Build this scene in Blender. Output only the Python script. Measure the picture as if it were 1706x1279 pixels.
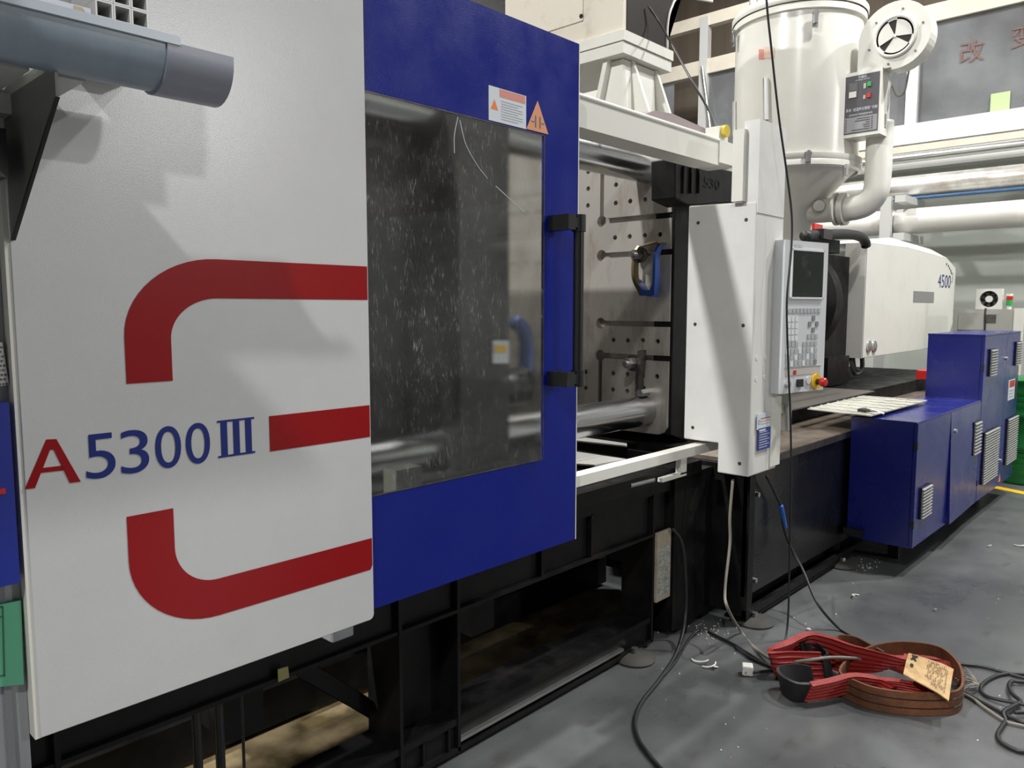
import bpy, bmesh, math, random
from mathutils import Vector, Matrix
random.seed(7)
for o in list(bpy.data.objects): bpy.data.objects.remove(o)
SC = bpy.context.scene
COL = SC.collection
PI = math.pi

# ------------------------------------------------------------------ camera
# image 1706x1279, focal length 1290 px. World: X along the machine, Y into it, Z up.
F, CX, CY = 1290.0, 853.0, 639.5
VXU, HOR = 2064.0, 514.0
_X = Vector((VXU - CX, HOR - CY, F)).normalized()
_n = Vector((0, -F, -(CY - HOR))).normalized()
_Z = (_n - _X * _n.dot(_X)).normalized()
_Y = _Z.cross(_X)
CAM = Vector((0, 0, 1.5))
def ray(u, v):
    d = Vector((u - CX, v - CY, F))
    return Vector((_X.dot(d), _Y.dot(d), _Z.dot(d)))
def at(u, v, **k):
    (a, val), = k.items()
    i = 'XYZ'.index(a); d = ray(u, v)
    return CAM + d * ((val - CAM[i]) / d[i])
cam_d = bpy.data.cameras.new('camera'); cam = bpy.data.objects.new('camera', cam_d); COL.objects.link(cam)
right = Vector((_X.x, _Y.x, _Z.x)); down = Vector((_X.y, _Y.y, _Z.y)); fwd = Vector((_X.z, _Y.z, _Z.z))
cam.matrix_world = Matrix(((right.x, -down.x, -fwd.x, CAM.x), (right.y, -down.y, -fwd.y, CAM.y), (right.z, -down.z, -fwd.z, CAM.z), (0, 0, 0, 1)))
cam_d.sensor_fit = 'HORIZONTAL'; cam_d.sensor_width = 36; cam_d.lens = 36 * F / 1706
cam_d.clip_start = 0.05; cam_d.clip_end = 100
SC.camera = cam

# ------------------------------------------------------------------ light
w = bpy.data.worlds.new('world'); SC.world = w; w.use_nodes = True
w.node_tree.nodes['Background'].inputs[0].default_value = (0.9, 0.95, 1, 1)
w.node_tree.nodes['Background'].inputs[1].default_value = 0.0
def lamp(name, loc, power, size=0.4, color=(1, 0.995, 0.98)):
    d = bpy.data.lights.new(name, 'AREA'); d.shape = 'DISK'; d.size = size; d.energy = power; d.color = color
    o = bpy.data.objects.new(name, d); COL.objects.link(o); o.location = loc
    return o
# high-bay lamps hanging in rows at one height under the hall roof, all above or beside the picture
HB = 7.6
lamp('high_bay_machine_near_offscreen', (-5.2, 3.3, HB), 1500)
lamp('high_bay_machine_middle_offscreen', (3.4, 5.6, HB), 450)
lamp('high_bay_machine_far_offscreen', (8.8, 4.6, HB), 280)
lamp('high_bay_aisle_near_offscreen', (-4.5, -2.4, HB), 520)
lamp('high_bay_aisle_middle_offscreen', (5.5, -0.4, HB), 430)
lamp('high_bay_aisle_far_offscreen', (8.4, -1.6, HB), 520)
lamp('high_bay_next_bay_offscreen', (9.8, -18.4, HB), 1900, 0.8)
vs = SC.view_settings
vs.view_transform = 'Standard'; vs.look = 'None'; vs.gamma = 1.0; vs.use_curve_mapping = False; vs.exposure = 0.0

# ------------------------------------------------------------------ materials
MATS = {}
def mat(name, col=(0.5, 0.5, 0.5), rough=0.5, metal=0.0, var=0.0, vscale=4.0, col2=None, lo=0.4, hi=0.65, bump=0.0, bscale=60.0,
        stretch=(1, 1, 1), rvar=0.0, coat=0.0, emit=None, estr=0.0, spec=0.5, detail=6.0):
    """Procedural material: base colour mixed with a second tone by noise, roughness variation and bump."""
    if name in MATS: return MATS[name]
    m = bpy.data.materials.new(name); m.use_nodes = True
    nt = m.node_tree; N = nt.nodes; L = nt.links; b = N['Principled BSDF']
    b.inputs['Base Color'].default_value = (*col, 1); b.inputs['Roughness'].default_value = rough
    b.inputs['Metallic'].default_value = metal; b.inputs['Coat Weight'].default_value = coat
    b.inputs['Coat Roughness'].default_value = 0.08
    b.inputs['Specular IOR Level'].default_value = spec
    if emit:
        b.inputs['Emission Color'].default_value = (*emit, 1); b.inputs['Emission Strength'].default_value = estr
    tc = N.new('ShaderNodeTexCoord'); mp = N.new('ShaderNodeMapping'); mp.inputs['Scale'].default_value = stretch
    L.new(tc.outputs['Object'], mp.inputs[0])
    if col2 is not None or var > 0 or rvar > 0:
        n = N.new('ShaderNodeTexNoise'); n.inputs['Scale'].default_value = vscale; n.inputs['Detail'].default_value = detail
        n.inputs['Roughness'].default_value = 0.65
        L.new(mp.outputs[0], n.inputs['Vector'])
        r = N.new('ShaderNodeMapRange'); r.inputs[1].default_value = lo; r.inputs[2].default_value = hi
        L.new(n.outputs[0], r.inputs[0])
        if col2 is None and var > 0: col2 = tuple(max(0, c * (1 - var)) for c in col)
        if col2 is not None:
            mx = N.new('ShaderNodeMix'); mx.data_type = 'RGBA'
            mx.inputs[6].default_value = (*col, 1); mx.inputs[7].default_value = (*col2, 1)
            L.new(r.outputs[0], mx.inputs[0]); L.new(mx.outputs[2], b.inputs['Base Color'])
        if rvar > 0:
            r2 = N.new('ShaderNodeMapRange'); r2.inputs[1].default_value = lo; r2.inputs[2].default_value = hi
            r2.inputs[3].default_value = rough; r2.inputs[4].default_value = min(1, rough + rvar)
            L.new(n.outputs[0], r2.inputs[0]); L.new(r2.outputs[0], b.inputs['Roughness'])
    if bump > 0:
        n2 = N.new('ShaderNodeTexNoise'); n2.inputs['Scale'].default_value = bscale; n2.inputs['Detail'].default_value = 3
        L.new(mp.outputs[0], n2.inputs['Vector'])
        bp = N.new('ShaderNodeBump'); bp.inputs['Strength'].default_value = bump; bp.inputs['Distance'].default_value = 0.004
        L.new(n2.outputs[0], bp.inputs['Height']); L.new(bp.outputs[0], b.inputs['Normal'])
    MATS[name] = m
    return m

WHITE = mat('white_paint', (0.56, 0.56, 0.56), 0.22, bump=0.07, bscale=420, var=0.06, vscale=2, spec=0.5)
CREAM = mat('cream_paint', (0.70, 0.69, 0.63), 0.38, bump=0.06, bscale=200, var=0.10, vscale=3, lo=0.5, hi=0.75)
CONS = mat('console_paint', (0.66, 0.655, 0.63), 0.42, bump=0.05, bscale=200, var=0.10, vscale=5, lo=0.45, hi=0.8, detail=3)
BLUE = mat('blue_paint', (0.0012, 0.0085, 0.18), 0.28, spec=0.28, bump=0.14, bscale=240, col2=(0.0015, 0.0095, 0.185), vscale=5, rvar=0.12)
CABBLUE = mat('cabinet_blue_paint', (0.0012, 0.005, 0.13), 0.24, spec=0.8, bump=0.02, bscale=240, col2=(0.0016, 0.006, 0.135), vscale=4, rvar=0.06, detail=2)
RED = mat('red_vinyl', (0.27, 0.003, 0.006), 0.25, spec=0.22)
DBLUE = mat('blue_vinyl', (0.005, 0.018, 0.17), 0.3, spec=0.3)
BLACK = mat('black_paint', (0.0045, 0.0045, 0.005), 0.36, spec=0.2, bump=0.08, bscale=50, col2=(0.009, 0.008, 0.0075), vscale=7, rvar=0.25)
BLACKPL = mat('black_plastic', (0.012, 0.012, 0.013), 0.32)
RUBBER = mat('black_rubber', (0.014, 0.014, 0.015), 0.5)
GREYCAB = mat('grey_cable', (0.20, 0.18, 0.15), 0.55)
CHROME = mat('chromed_steel', (0.52, 0.53, 0.54), 0.22, 1.0)
STEEL = mat('bright_steel', (0.55, 0.55, 0.54), 0.35, 1.0)
DSTEEL = mat('dark_steel', (0.09, 0.085, 0.08), 0.4, 0.8, col2=(0.16, 0.14, 0.12), vscale=20)
PLATEN = mat('machined_platen_steel', (0.50, 0.47, 0.43), 0.40, 0.55, col2=(0.20, 0.15, 0.11), vscale=4.2, lo=0.46, hi=0.76, rvar=0.25,
             bump=0.12, bscale=30, stretch=(1, 1.7, 0.55))
ALU = mat('aluminium_frame', (0.62, 0.62, 0.60), 0.4, 0.3)
GREYPL = mat('blue_grey_pvc', (0.27, 0.33, 0.39), 0.3, var=0.12, vscale=3, stretch=(6, 1, 1))
GALV = mat('grey_sheet_steel', (0.36, 0.37, 0.39), 0.42, 0.2, col2=(0.28, 0.28, 0.29), vscale=3, stretch=(3, 3, 0.5))
OLIVE = mat('grey_green_gusset_paint', (0.16, 0.165, 0.15), 0.35, var=0.2)
GREENCARD = mat('green_card', (0.10, 0.36, 0.22), 0.6, var=0.08)
DGREEN = mat('dark_green_ink', (0.02, 0.10, 0.06), 0.6)
STICK = mat('sticker_white', (0.60, 0.64, 0.68), 0.4)
ORANGE = mat('sticker_orange', (0.75, 0.20, 0.05), 0.45)
PINK = mat('sticker_salmon', (0.62, 0.24, 0.19), 0.45)
INK = mat('sticker_ink', (0.12, 0.12, 0.13), 0.5)
GREYINK = mat('grey_ink', (0.36, 0.37, 0.39), 0.5)
CARD = mat('beige_card', (0.42, 0.36, 0.27), 0.6, var=0.3, vscale=12)
SCREEN = mat('dark_screen', (0.012, 0.014, 0.014), 0.16, col2=(0.05, 0.055, 0.05), vscale=14, lo=0.55, hi=0.85, rvar=0.2)
PANELGREY = mat('panel_light_grey', (0.60, 0.61, 0.63), 0.35)
KEYMAT = mat('membrane_key', (0.42, 0.43, 0.45), 0.45)
KEYLITE = mat('membrane_key_light', (0.70, 0.71, 0.72), 0.45)
YELLOW = mat('yellow_plastic', (0.75, 0.46, 0.02), 0.35)
REDPL = mat('red_plastic', (0.50, 0.015, 0.012), 0.3)
GREENPL = mat('green_plastic', (0.02, 0.33, 0.08), 0.3)
DRUMG = mat('green_drum_paint', (0.012, 0.15, 0.035), 0.35, var=0.2)
DUCT = mat('white_duct_wrap', (0.66, 0.64, 0.60), 0.42, col2=(0.48, 0.44, 0.38), vscale=3, lo=0.5, hi=0.8, bump=0.25, bscale=8, stretch=(1, 0.5, 1))
FOIL = mat('foil_duct_wrap', (0.62, 0.61, 0.58), 0.30, 0.55, col2=(0.42, 0.38, 0.33), vscale=4, bump=0.45, bscale=9)
ROBOT = mat('beige_robot_paint', (0.66, 0.61, 0.52), 0.5, col2=(0.42, 0.37, 0.29), vscale=5, lo=0.55, hi=0.85, bump=0.06, bscale=40)
BROWN = mat('dark_brown_cover', (0.022, 0.016, 0.013), 0.5, spec=0.25)
WALLG = mat('grey_green_wall', (0.58, 0.61, 0.55), 0.7, var=0.06, vscale=1.2)
WALLB = mat('brown_upper_wall', (0.17, 0.135, 0.10), 0.7, var=0.25, vscale=1.0, stretch=(1, 3, 0.3))
WALLO = mat('hall_wall', (0.26, 0.26, 0.255), 0.7, var=0.1, vscale=0.6)
CEIL = mat('hall_ceiling', (0.18, 0.185, 0.19), 0.8)
BEAMC = mat('beam_cream', (0.62, 0.57, 0.47), 0.5, var=0.1)
REDWEB = mat('red_webbing', (0.36, 0.022, 0.018), 0.62, bump=0.55, bscale=70, stretch=(1.5, 1.5, 9), col2=(0.20, 0.012, 0.010), vscale=60)
BROWNWEB = mat('brown_webbing', (0.15, 0.052, 0.018), 0.7, bump=0.5, bscale=160, col2=(0.085, 0.030, 0.012), vscale=18)
DARKWEB = mat('black_sleeve', (0.014, 0.014, 0.016), 0.5)
KRAFT = mat('worn_label_cloth', (0.46, 0.30, 0.13), 0.65, col2=(0.30, 0.18, 0.07), vscale=30, lo=0.45, hi=0.7, bump=0.2, bscale=90)
WHITEPL = mat('white_plastic', (0.72, 0.71, 0.66), 0.4)
TRAY = mat('rusty_tray_sheet', (0.20, 0.165, 0.13), 0.45, 0.2, col2=(0.10, 0.075, 0.055), vscale=8)
CHEQ = mat('chequer_plate_steel', (0.55, 0.54, 0.47), 0.45, 0.2, var=0.25, vscale=9)
BRASS = mat('bronze_clamp', (0.20, 0.15, 0.08), 0.4, 0.7)
CLAMPBLUE = mat('clamp_blue', (0.02, 0.07, 0.30), 0.35)
GLASSINK = mat('faded_red_ink', (0.16, 0.085, 0.07), 0.6)
LITGREEN = mat('pale_green_notice', (0.42, 0.55, 0.26), 0.5)
WOOD = mat('pale_timber', (0.52, 0.40, 0.31), 0.6, var=0.25, vscale=8, stretch=(0.4, 3, 3))

def floor_mat():
    m = bpy.data.materials.new('grey_epoxy_floor'); m.use_nodes = True
    nt = m.node_tree; N = nt.nodes; L = nt.links; b = N['Principled BSDF']
    tc = N.new('ShaderNodeTexCoord')
    n1 = N.new('ShaderNodeTexNoise'); n1.inputs['Scale'].default_value = 1.6; n1.inputs['Detail'].default_value = 8; n1.inputs['Roughness'].default_value = 0.6
    L.new(tc.outputs['Object'], n1.inputs['Vector'])
    cr = N.new('ShaderNodeValToRGB'); e = cr.color_ramp.elements
    e[0].position = 0.35; e[0].color = (0.066, 0.069, 0.071, 1); e[1].position = 0.68; e[1].color = (0.125, 0.129, 0.129, 1)
    L.new(n1.outputs[0], cr.inputs[0])
    # dark oily scuffs
    mp = N.new('ShaderNodeMapping'); mp.inputs['Scale'].default_value = (2.5, 6, 1); mp.inputs['Rotation'].default_value = (0, 0, 0.5)
    L.new(tc.outputs['Object'], mp.inputs[0])
    n2 = N.new('ShaderNodeTexNoise'); n2.inputs['Scale'].default_value = 2.2; n2.inputs['Detail'].default_value = 9
    L.new(mp.outputs[0], n2.inputs['Vector'])
    r = N.new('ShaderNodeMapRange'); r.inputs[1].default_value = 0.60; r.inputs[2].default_value = 0.74; r.inputs[4].default_value = 0.55
    L.new(n2.outputs[0], r.inputs[0])
    mx = N.new('ShaderNodeMix'); mx.data_type = 'RGBA'; mx.inputs[7].default_value = (0.05, 0.05, 0.035, 1)
    L.new(r.outputs[0], mx.inputs[0]); L.new(cr.outputs[0], mx.inputs[6])
    # yellow-brown oil film under the machine (machine footprint Y > 1.95)
    sx = N.new('ShaderNodeSeparateXYZ'); L.new(tc.outputs['Object'], sx.inputs[0])
    ry = N.new('ShaderNodeMapRange'); ry.inputs[1].default_value = 1.88; ry.inputs[2].default_value = 2.02
    L.new(sx.outputs['Y'], ry.inputs[0])
    rx = N.new('ShaderNodeMapRange'); rx.inputs[1].default_value = 3.3; rx.inputs[2].default_value = 3.2
    L.new(sx.outputs['X'], rx.inputs[0])
    mu = N.new('ShaderNodeMath'); mu.operation = 'MULTIPLY'; L.new(ry.outputs[0], mu.inputs[0]); L.new(rx.outputs[0], mu.inputs[1])
    n3 = N.new('ShaderNodeTexNoise'); n3.inputs['Scale'].default_value = 5; n3.inputs['Detail'].default_value = 6
    L.new(tc.outputs['Object'], n3.inputs['Vector'])
    c3 = N.new('ShaderNodeValToRGB'); e = c3.color_ramp.elements
    e[0].position = 0.38; e[0].color = (0.10, 0.075, 0.035, 1); e[1].position = 0.62; e[1].color = (0.40, 0.31, 0.18, 1)
    L.new(n3.outputs[0], c3.inputs[0])
    mx2 = N.new('ShaderNodeMix'); mx2.data_type = 'RGBA'
    L.new(mu.outputs[0], mx2.inputs[0]); L.new(mx.outputs[2], mx2.inputs[6]); L.new(c3.outputs[0], mx2.inputs[7])
    L.new(mx2.outputs[2], b.inputs['Base Color'])
    rr = N.new('ShaderNodeMapRange'); rr.inputs[1].default_value = 0.3; rr.inputs[2].default_value = 0.7; rr.inputs[3].default_value = 0.22; rr.inputs[4].default_value = 0.42
    L.new(n1.outputs[0], rr.inputs[0]); L.new(rr.outputs[0], b.inputs['Roughness'])
    n4 = N.new('ShaderNodeTexNoise'); n4.inputs['Scale'].default_value = 45; n4.inputs['Detail'].default_value = 2
    L.new(tc.outputs['Object'], n4.inputs['Vector'])
    bp = N.new('ShaderNodeBump'); bp.inputs['Strength'].default_value = 0.06; bp.inputs['Distance'].default_value = 0.003
    L.new(n4.outputs[0], bp.inputs['Height']); L.new(bp.outputs[0], b.inputs['Normal'])
    return m
FLOOR = floor_mat()

def pane_mat():
    """scratched, dusty clear guard pane"""
    m = bpy.data.materials.new('scratched_guard_pane'); m.use_nodes = True
    nt = m.node_tree; N = nt.nodes; L = nt.links
    N.remove(N['Principled BSDF']); out = N['Material Output']
    tc = N.new('ShaderNodeTexCoord')
    t1 = N.new('ShaderNodeBsdfTransparent'); t1.inputs[0].default_value = (0.86, 0.87, 0.86, 1)
    rf = N.new('ShaderNodeBsdfRefraction'); rf.inputs[0].default_value = (0.86, 0.87, 0.86, 1); rf.inputs['IOR'].default_value = 1.10; rf.inputs['Roughness'].default_value = 0.20
    tr = N.new('ShaderNodeMixShader'); tr.inputs[0].default_value = 1.0; L.new(t1.outputs[0], tr.inputs[1]); L.new(rf.outputs[0], tr.inputs[2])
    gl = N.new('ShaderNodeBsdfGlossy'); gl.inputs[0].default_value = (0.9, 0.9, 0.9, 1); gl.inputs['Roughness'].default_value = 0.035
    fr = N.new('ShaderNodeFresnel'); fr.inputs[0].default_value = 1.5
    ge = N.new('ShaderNodeNewGeometry'); fb = N.new('ShaderNodeMath'); fb.operation = 'SUBTRACT'; fb.use_clamp = True
    L.new(fr.outputs[0], fb.inputs[0]); L.new(ge.outputs['Backfacing'], fb.inputs[1])
    mx = N.new('ShaderNodeMixShader'); L.new(fb.outputs[0], mx.inputs[0]); L.new(tr.outputs[0], mx.inputs[1]); L.new(gl.outputs[0], mx.inputs[2])
    dust = N.new('ShaderNodeBsdfPrincipled'); dust.inputs['Base Color'].default_value = (0.5, 0.5, 0.49, 1); dust.inputs['Roughness'].default_value = 0.45
    # short slanting scratches: strongly stretched noise in two directions
    def scr(rot, sc, lo, hi):
        mp = N.new('ShaderNodeMapping'); mp.inputs['Rotation'].default_value = (0, rot, 0); mp.inputs['Scale'].default_value = sc
        L.new(tc.outputs['Object'], mp.inputs[0])
        n = N.new('ShaderNodeTexNoise'); n.inputs['Scale'].default_value = 1; n.inputs['Detail'].default_value = 4; n.inputs['Roughness'].default_value = 0.6
        L.new(mp.outputs[0], n.inputs['Vector'])
        r = N.new('ShaderNodeMapRange'); r.inputs[1].default_value = lo; r.inputs[2].default_value = hi; L.new(n.outputs[0], r.inputs[0])
        return r.outputs[0]
    a = scr(0.55, (190, 1, 34), 0.54, 0.68)
    b = scr(-0.8, (230, 1, 40), 0.55, 0.68)
    # circular wiping marks
    mp = N.new('ShaderNodeMapping'); mp.inputs['Location'].default_value = (-1.55, 0, -1.62); L.new(tc.outputs['Object'], mp.inputs[0])
    wv = N.new('ShaderNodeTexWave'); wv.wave_type = 'RINGS'; wv.rings_direction = 'Y'; wv.inputs['Scale'].default_value = 26; wv.inputs['Distortion'].default_value = 2.0
    wv.inputs['Detail'].default_value = 4; wv.inputs['Detail Scale'].default_value = 1.4
    L.new(mp.outputs[0], wv.inputs['Vector'])
    rw = N.new('ShaderNodeMapRange'); rw.inputs[1].default_value = 0.80; rw.inputs[2].default_value = 1.0; rw.inputs[4].default_value = 0.07; L.new(wv.outputs[1], rw.inputs[0])
    cl = N.new('ShaderNodeTexNoise'); cl.inputs['Scale'].default_value = 3.2; cl.inputs['Detail'].default_value = 5; L.new(tc.outputs['Object'], cl.inputs['Vector'])
    rc = N.new('ShaderNodeMapRange'); rc.inputs[1].default_value = 0.40; rc.inputs[2].default_value = 0.72; L.new(cl.outputs[0], rc.inputs[0])
    def M(op, x, y):
        q = N.new('ShaderNodeMath'); q.operation = op
        for i, z in enumerate((x, y)):
            if isinstance(z, float): q.inputs[i].default_value = z
            else: L.new(z, q.inputs[i])
        return q.outputs[0]
    s = M('MAXIMUM', a, b); s = M('MULTIPLY', s, scr(0.3, (26, 1, 20), 0.44, 0.62)); s = M('MAXIMUM', s, rw.outputs[0]); s = M('MULTIPLY', s, M('ADD', M('MULTIPLY', rc.outputs[0], 0.8), 0.2))
    fine = scr(0.0, (260, 1, 260), 0.5, 0.9)
    haze = M('ADD', M('MULTIPLY', rc.outputs[0], 0.05), 0.01)
    f = M('ADD', M('MULTIPLY', s, 0.62), haze); f = M('ADD', f, M('MULTIPLY', fine, 0.06))
    f = M('SUBTRACT', f, ge.outputs['Backfacing']); f = M('MAXIMUM', f, 0.0)
    cp = N.new('ShaderNodeMath'); cp.operation = 'MINIMUM'; cp.inputs[1].default_value = 0.6; L.new(f, cp.inputs[0])
    m2 = N.new('ShaderNodeMixShader'); L.new(cp.outputs[0], m2.inputs[0]); L.new(mx.outputs[0], m2.inputs[1]); L.new(dust.outputs[0], m2.inputs[2])
    L.new(m2.outputs[0], out.inputs[0])
    return m
PANE = pane_mat()
def glass_mat():
    m = bpy.data.materials.new('office_glass'); m.use_nodes = True
    nt = m.node_tree; N = nt.nodes; L = nt.links
    N.remove(N['Principled BSDF']); out = N['Material Output']
    tr = N.new('ShaderNodeBsdfTransparent'); tr.inputs[0].default_value = (0.55, 0.57, 0.58, 1)
    gl = N.new('ShaderNodeBsdfGlossy'); gl.inputs['Roughness'].default_value = 0.03
    fr = N.new('ShaderNodeFresnel'); fr.inputs[0].default_value = 1.9
    ge = N.new('ShaderNodeNewGeometry'); fb = N.new('ShaderNodeMath'); fb.operation = 'SUBTRACT'; fb.use_clamp = True
    L.new(fr.outputs[0], fb.inputs[0]); L.new(ge.outputs['Backfacing'], fb.inputs[1])
    mx = N.new('ShaderNodeMixShader'); L.new(fb.outputs[0], mx.inputs[0]); L.new(tr.outputs[0], mx.inputs[1]); L.new(gl.outputs[0], mx.inputs[2])
    df = N.new('ShaderNodeBsdfDiffuse'); df.inputs[0].default_value = (0.35, 0.36, 0.37, 1)
    n = N.new('ShaderNodeTexNoise'); n.inputs['Scale'].default_value = 1.2; n.inputs['Detail'].default_value = 5
    tc = N.new('ShaderNodeTexCoord'); L.new(tc.outputs['Object'], n.inputs['Vector'])
    r = N.new('ShaderNodeMapRange'); r.inputs[1].default_value = 0.4; r.inputs[2].default_value = 0.8; r.inputs[3].default_value = 0.25; r.inputs[4].default_value = 0.6
    L.new(n.outputs[0], r.inputs[0])
    m2 = N.new('ShaderNodeMixShader'); L.new(r.outputs[0], m2.inputs[0]); L.new(mx.outputs[0], m2.inputs[1]); L.new(df.outputs[0], m2.inputs[2])
    L.new(m2.outputs[0], out.inputs[0])
    return m
GLASS = glass_mat()

# ------------------------------------------------------------------ helpers
def off(p):
    v = Vector((0, 0, 0))
    while p is not None:
        v += p.location; p = p.parent
    return v
def tag(o, label=None, cat=None, group=None, kind=None):
    if label: o['label'] = label
    if cat: o['category'] = cat
    if group: o['group'] = group
    if kind: o['kind'] = kind
    return o
def thing(name, loc, label, cat, group=None):
    o = bpy.data.objects.new(name, None); COL.objects.link(o); o.location = loc; o.empty_display_size = 0.1
    return tag(o, label, cat, group)
def fin(name, bm, m, parent=None, smooth=False, bevel=0.0, seg=1, label=None, kind=None, origin=None):
    """world-space bmesh -> one mesh object (child of parent)"""
    if bevel > 0:
        es = [e for e in bm.edges if len(e.link_faces) == 2 and e.calc_face_angle(0) > 0.6]
        bmesh.ops.bevel(bm, geom=es, offset=bevel, segments=seg, affect='EDGES', profile=0.5, clamp_overlap=True)
    bmesh.ops.recalc_face_normals(bm, faces=bm.faces)
    o_ = off(parent) if parent is not None else (Vector(origin) if origin is not None else Vector((0, 0, 0)))
    bmesh.ops.translate(bm, verts=bm.verts, vec=-o_)
    me = bpy.data.meshes.new(name); bm.to_mesh(me); bm.free()
    me.materials.append(m)
    if smooth:
        for p in me.polygons: p.use_smooth = True
        if smooth == 'auto': me.set_sharp_from_angle(angle=0.7)
    o = bpy.data.objects.new(name, me); COL.objects.link(o)
    if parent is not None: o.parent = parent
    elif origin is not None: o.location = o_
    if label: o['label'] = label
    if kind: o['kind'] = kind
    return o
def inst(name, me, loc, parent, rot=None):
    o = bpy.data.objects.new(name, me); COL.objects.link(o); o.parent = parent; o.location = Vector(loc) - off(parent)
    if rot: o.rotation_euler = rot
    return o
def box(x0, x1, y0, y1, z0, z1, bm=None):
    bm = bm or bmesh.new()
    v = [bm.verts.new((x, y, z)) for x in (x0, x1) for y in (y0, y1) for z in (z0, z1)]
    for f in ((0, 1, 3, 2), (4, 6, 7, 5), (0, 4, 5, 1), (2, 3, 7, 6), (0, 2, 6, 4), (1, 5, 7, 3)):
        bm.faces.new([v[i] for i in f])
    return bm
def frame_of(d):
    d = Vector(d).normalized(); a = Vector((0, 0, 1)) if abs(d.z) < 0.9 else Vector((1, 0, 0))
    s = d.cross(a).normalized(); return s, s.cross(d).normalized()
def cyl(p0, p1, r0, r1=None, n=24, bm=None, cap=True):
    bm = bm or bmesh.new(); p0 = Vector(p0); p1 = Vector(p1); r1 = r0 if r1 is None else r1
    s, t = frame_of(p1 - p0)
    A = []; B = []
    for i in range(n):
        c, q = math.cos(2 * PI * i / n), math.sin(2 * PI * i / n)
        A.append(bm.verts.new(p0 + (s * c + t * q) * r0)); B.append(bm.verts.new(p1 + (s * c + t * q) * r1))
    for i in range(n): bm.faces.new((A[i], A[(i + 1) % n], B[(i + 1) % n], B[i]))
    if cap: bm.faces.new(A[::-1]); bm.faces.new(B)
    return bm
def lathe(prof, origin, axis=(0, 0, 1), n=40, bm=None):
    """prof: list of (r, h) along axis"""
    bm = bm or bmesh.new(); o = Vector(origin); ax = Vector(axis).normalized(); s, t = frame_of(ax)
    rings = []
    for r, h in prof:
        if r < 1e-5: rings.append([bm.verts.new(o + ax * h)]); continue
        rings.append([bm.verts.new(o + ax * h + (s * math.cos(2 * PI * i / n) + t * math.sin(2 * PI * i / n)) * r) for i in range(n)])
    for a, b in zip(rings, rings[1:]):
        for i in range(n):
            j = (i + 1) % n
            if len(a) == 1 and len(b) == 1: continue
            if len(a) == 1: bm.faces.new((a[0], b[j], b[i]))
            elif len(b) == 1: bm.faces.new((a[i], a[j], b[0]))
            else: bm.faces.new((a[i], a[j], b[j], b[i]))
    return bm
def spline(pts, k=8):
    P = [Vector(p) for p in pts]
    if len(P) < 3: return P
    P = [P[0] * 2 - P[1]] + P + [P[-1] * 2 - P[-2]]; out = []
    for i in range(1, len(P) - 2):
        a, b, c, d = P[i - 1:i + 3]
        for j in range(k):
            t = j / k
            out.append(0.5 * ((2 * b) + (c - a) * t + (2 * a - 5 * b + 4 * c - d) * t * t + (3 * b - a - 3 * c + d) * t ** 3))
    out.append(P[-2]); return out
def tube(pts, r, n=10, k=8, bm=None, smooth_path=True):
    bm = bm or bmesh.new(); P = spline(pts, k) if smooth_path else [Vector(p) for p in pts]
    rings = []; s = None
    for i, p in enumerate(P):
        d = (P[min(i + 1, len(P) - 1)] - P[max(i - 1, 0)]).normalized()
        if s is None: s, t = frame_of(d)
        else:
            s = (s - d * s.dot(d))
            s = s.normalized() if s.length > 1e-4 else frame_of(d)[0]
            t = s.cross(d)
        rings.append([bm.verts.new(p + (s * math.cos(2 * PI * i2 / n) + t * math.sin(2 * PI * i2 / n)) * r) for i2 in range(n)])
    for a, b in zip(rings, rings[1:]):
        for i in range(n): bm.faces.new((a[i], a[(i + 1) % n], b[(i + 1) % n], b[i]))
    bm.faces.new(rings[0][::-1]); bm.faces.new(rings[-1])
    return bm
def prism(poly, vec, bm=None):
    """poly: list of 3D points (planar), extruded by vec"""
    bm = bm or bmesh.new(); v = Vector(vec)
    a = [bm.verts.new(Vector(p)) for p in poly]; b = [bm.verts.new(Vector(p) + v) for p in poly]
    n = len(a); fs = [bm.faces.new(a), bm.faces.new(b[::-1])]
    for i in range(n): bm.faces.new((a[i], b[i], b[(i + 1) % n], a[(i + 1) % n]))
    bmesh.ops.triangulate(bm, faces=fs)
    return bm
def ribbon(pts, wid, th, k=6, bm=None, ridges=0):
    """webbing: list of (point, width_vector); thickness th; optional lengthwise ridges"""
    bm = bm or bmesh.new()
    C = spline([p for p, q in pts], k); W = spline([Vector(q).normalized() for p, q in pts], k)
    m = max(1, ridges * 4); rows = []
    for i, (c, q) in enumerate(zip(C, W)):
        d = (C[min(i + 1, len(C) - 1)] - C[max(i - 1, 0)]).normalized()
        q = q.normalized() * wid / 2; nn = d.cross(q).normalized() * th / 2
        f_ = [-1 + 2 * j / m for j in range(m + 1)]
        g_ = [1 + (0.55 * math.cos(2 * PI * j / 4) if ridges else 0) for j in range(m + 1)]
        rows.append([bm.verts.new(c + q * f - nn * g2) for f, g2 in zip(f_, g_)] + [bm.verts.new(c + q * f + nn * g2) for f, g2 in zip(f_[::-1], g_[::-1])])
    n = len(rows[0])
    for a, b in zip(rows, rows[1:]):
        for i in range(n): bm.faces.new((a[i], a[(i + 1) % n], b[(i + 1) % n], b[i]))
    bm.faces.new(rows[0][::-1]); bm.faces.new(rows[-1])
    return bm
def mesh_of(bm, name, m, bevel=0.0):
    if bevel: bmesh.ops.bevel(bm, geom=list(bm.edges), offset=bevel, segments=1, affect='EDGES')
    bmesh.ops.recalc_face_normals(bm, faces=bm.faces)
    me = bpy.data.meshes.new(name); bm.to_mesh(me); bm.free(); me.materials.append(m); return me
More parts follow.
